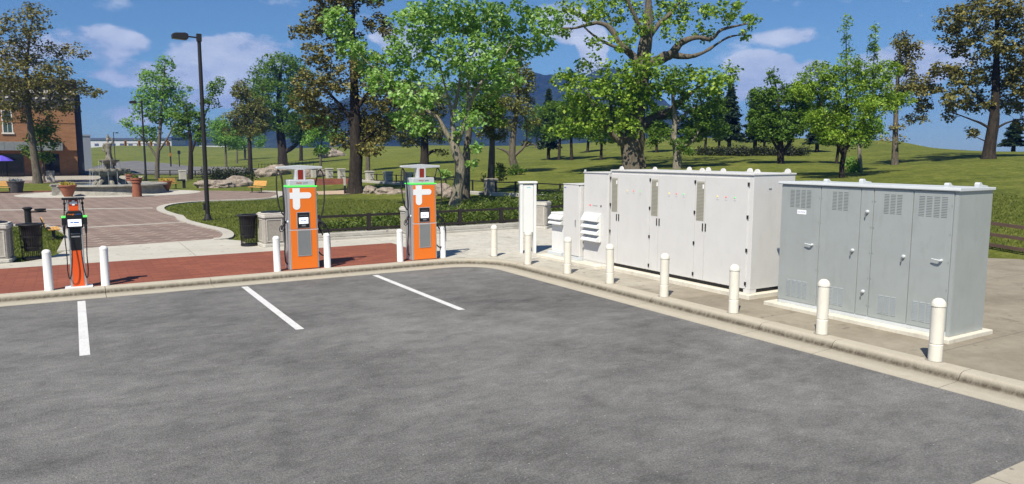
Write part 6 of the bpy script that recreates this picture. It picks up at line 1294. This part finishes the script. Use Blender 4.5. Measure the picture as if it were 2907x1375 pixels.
# grass blades on the nearer lawns: nobody could count them
def blades(regions, n, hgt, seed):
    r = np.random.default_rng(seed); X = []; Y = []
    for (poly, share) in regions:
        x0, x1 = min(p[0] for p in poly), max(p[0] for p in poly); y0, y1 = min(p[1] for p in poly), max(p[1] for p in poly); k = int(n*share)
        x = r.uniform(x0, x1, k*3); y = r.uniform(y0, y1, k*3); c = np.zeros(len(x), bool); j = len(poly)-1
        for i in range(len(poly)):
            xi, yi = poly[i]; xj, yj = poly[j]; c ^= ((yi > y) != (yj > y)) & (x < (xj-xi)*(y-yi)/(yj-yi+1e-12)+xi); j = i
        X.append(x[c][:k]); Y.append(y[c][:k])
    x = np.concatenate(X); y = np.concatenate(Y); z = terrain(x, y); k = len(x); a = r.uniform(0, 6.28, k); h_ = hgt*r.uniform(.5, 1.3, k); w = .012+.012*r.uniform(0, 1, k)
    l = r.normal(0, .5, (k, 2))*h_[:, None]
    V = np.stack([np.stack([x-np.cos(a)*w, y-np.sin(a)*w, z-.01], 1), np.stack([x+np.cos(a)*w, y+np.sin(a)*w, z-.01], 1), np.stack([x+l[:,0], y+l[:,1], z+h_], 1)], 1).reshape(-1, 3)
    o = np_mesh('grass', V, np.arange(k*3).reshape(-1, 3), M['blade']); o['kind'] = 'stuff'; o['label'] = 'short grass blades on the nearer lawns'; o['category'] = 'grass'
    return o
lawn1 = [(4.75,26.6),(5.05,24.0),(5.9,24.7),(22,24.7),(22,40),(14,47),(7.3,48),(5.3,46.4),(4.3,44.3),(4.05,41.5),(4.2,38.6),(4.35,36.9),(4.3,34.6),(4.65,31.6),(4.95,29.6),(4.92,27.9)]
blades([(lawn1,.40),([(22.3,25),(22.75,9.5),(23.2,0),(34,0),(34,22),(24,28)],.50),([(-3.5,23.6),(-1.3,23.55),(-.85,24.2),(-.45,26),(-.35,30.4),(-.6,32.6),(-1.2,34.6),(-3.5,35.4)],.10)], 90000, .075, 70)
# ------------------------------------------------------------------ daylight
SUN_AZ, SUN_EL = 232.0, 52.0
w = bpy.data.worlds.new('World'); scene.world = w; w.use_nodes = True; T = w.node_tree; T.nodes.clear()
def wn(typ, **k):
    o = T.nodes.new('ShaderNode'+typ)
    for a, b in k.items(): setattr(o, a, b)
    return o
def wset(s, b):
    if isinstance(b, bpy.types.NodeSocket): T.links.new(b, s)
    else: s.default_value = b
def wm(op, a, b=0.0, c=None, clamp=False):
    o = wn('Math', operation=op, use_clamp=clamp); wset(o.inputs[0], a); wset(o.inputs[1], b)
    if c is not None: wset(o.inputs[2], c)
    return o.outputs[0]
sky = wn('TexSky', sky_type='NISHITA', sun_disc=False, sun_elevation=R(SUN_EL), sun_rotation=R(SUN_AZ), altitude=300, air_density=1.0, dust_density=.25, ozone_density=3.5)
tc = wn('TexCoord'); nz = wn('Vector' + 'Math', operation='NORMALIZE'); T.links.new(tc.outputs['Generated'], nz.inputs[0]); sx = wn('SeparateXYZ'); T.links.new(nz.outputs[0], sx.inputs[0])
az = wm('ARCTAN2', sx.outputs[0], sx.outputs[1]); el = wm('ARCSINE', sx.outputs[2])
# cumulus banks: (azimuth deg clockwise from +Y, elevation deg, half width, half height, weight)
CL = CLOUDS
dens = 0.0
for a, e, sa, se, wt in CL:
    u = wm('DIVIDE', wm('SUBTRACT', az, R(a)), R(sa)); v = wm('DIVIDE', wm('SUBTRACT', el, R(e)), R(se))
    d = wm('SUBTRACT', 1.0, wm('ADD', wm('MULTIPLY', u, u), wm('MULTIPLY', v, v))); d = wm('MULTIPLY', wm('MAXIMUM', d, -1.0), wt)
    dens = d if isinstance(dens, float) else wm('MAXIMUM', dens, d)
mp = wn('Mapping'); T.links.new(nz.outputs[0], mp.inputs[0]); mp.inputs['Scale'].default_value = (1, 1, 2.2)
def wnoise(s, det, ro, off=0):
    n = wn('TexNoise'); T.links.new(mp.outputs[0], n.inputs['Vector']); n.inputs['Scale'].default_value = s; n.inputs['Detail'].default_value = det; n.inputs['Roughness'].default_value = ro; return n.outputs[0]
nn = wnoise(14, 13, .60); n2 = wnoise(5.5, 4, .5)
cov = wm('ADD', wm('MULTIPLY', wm('MINIMUM', dens, .75), .85), wm('MULTIPLY', wm('SUBTRACT', nn, .5), 2.9)); cov = wm('ADD', cov, wm('MULTIPLY', wm('SUBTRACT', n2, .5), 2.0))
cov = wm('DIVIDE', cov, .40, clamp=True); cov = wm('MULTIPLY', cov, wm('DIVIDE', wm('ADD', dens, .85), .8, clamp=True))
shade = wm('ADD', wm('MULTIPLY', nn, .9), wm('MULTIPLY', n2, .35), clamp=True)
rp = wn('ValToRGB'); T.links.new(shade, rp.inputs[0]); rp.color_ramp.elements[0].position = .40; rp.color_ramp.elements[0].color = (4.6,5.6,8.4,1); rp.color_ramp.elements[1].position = .78; rp.color_ramp.elements[1].color = (10.5,11.2,12.8,1)
tint = wn('Mix', data_type='RGBA', blend_type='MULTIPLY'); tint.inputs[0].default_value = 1; T.links.new(sky.outputs[0], tint.inputs[6]); tint.inputs[7].default_value = SKY_TINT
mx = wn('Mix', data_type='RGBA'); T.links.new(wm('MULTIPLY', cov, .82), mx.inputs[0]); T.links.new(tint.outputs[2], mx.inputs[6]); T.links.new(rp.outputs[0], mx.inputs[7])
bg = wn('Background'); bg.inputs[1].default_value = .053; T.links.new(mx.outputs[2], bg.inputs[0]); wo = wn('OutputWorld'); T.links.new(bg.outputs[0], wo.inputs[0])
L = bpy.data.lights.new('sun', 'SUN'); L.energy = 5.0; L.angle = R(.5); L.color = (1.0,.93,.80)
so = bpy.data.objects.new('sun', L); COL.objects.link(so)
so.rotation_euler = Vector((-math.sin(R(SUN_AZ))*math.cos(R(SUN_EL)), -math.cos(R(SUN_AZ))*math.cos(R(SUN_EL)), -math.sin(R(SUN_EL)))).to_track_quat('-Z', 'Y').to_euler()
# haze: one closed box of even air
if HAZE:
    mb = MB(); mb.box(-2600,-300,-6,2600,2600,180)
    t = bpy.data.materials.new('haze_air'); t.use_nodes = True; t.node_tree.nodes.clear(); pv = t.node_tree.nodes.new('ShaderNodeVolumePrincipled'); pv.inputs['Color'].default_value = (.12,.31,1.0,1); pv.inputs['Density'].default_value = HAZE; pv.inputs['Anisotropy'].default_value = 0.1
    ou = t.node_tree.nodes.new('ShaderNodeOutputMaterial'); t.node_tree.links.new(pv.outputs[0], ou.inputs['Volume'])
    hz = mb.build('haze', t); hz['kind'] = 'stuff'; hz['label'] = 'thin blue air that fades the far hills'; hz['category'] = 'haze'
# ------------------------------------------------------------------ camera
cam = bpy.data.cameras.new('camera'); cam.sensor_width = 36; cam.lens = 36*1845/2575; cam.clip_start = .1; cam.clip_end = 9000
co = bpy.data.objects.new('camera', cam); COL.objects.link(co); co.location = (0,0,3.0); co.rotation_euler = (R(90)-math.atan(221/1845), 0, -math.atan(1112/math.hypot(1845,221)))
scene.camera = co
vs = scene.view_settings; vs.view_transform = 'Standard'; vs.look = 'None'; vs.exposure = EXPOSURE; vs.gamma = 1; vs.use_curve_mapping = False
scene.render.engine = 'CYCLES'; scene.cycles.use_denoising = True; scene.cycles.max_bounces = 5; scene.cycles.transparent_max_bounces = 8; scene.cycles.volume_bounces = 0
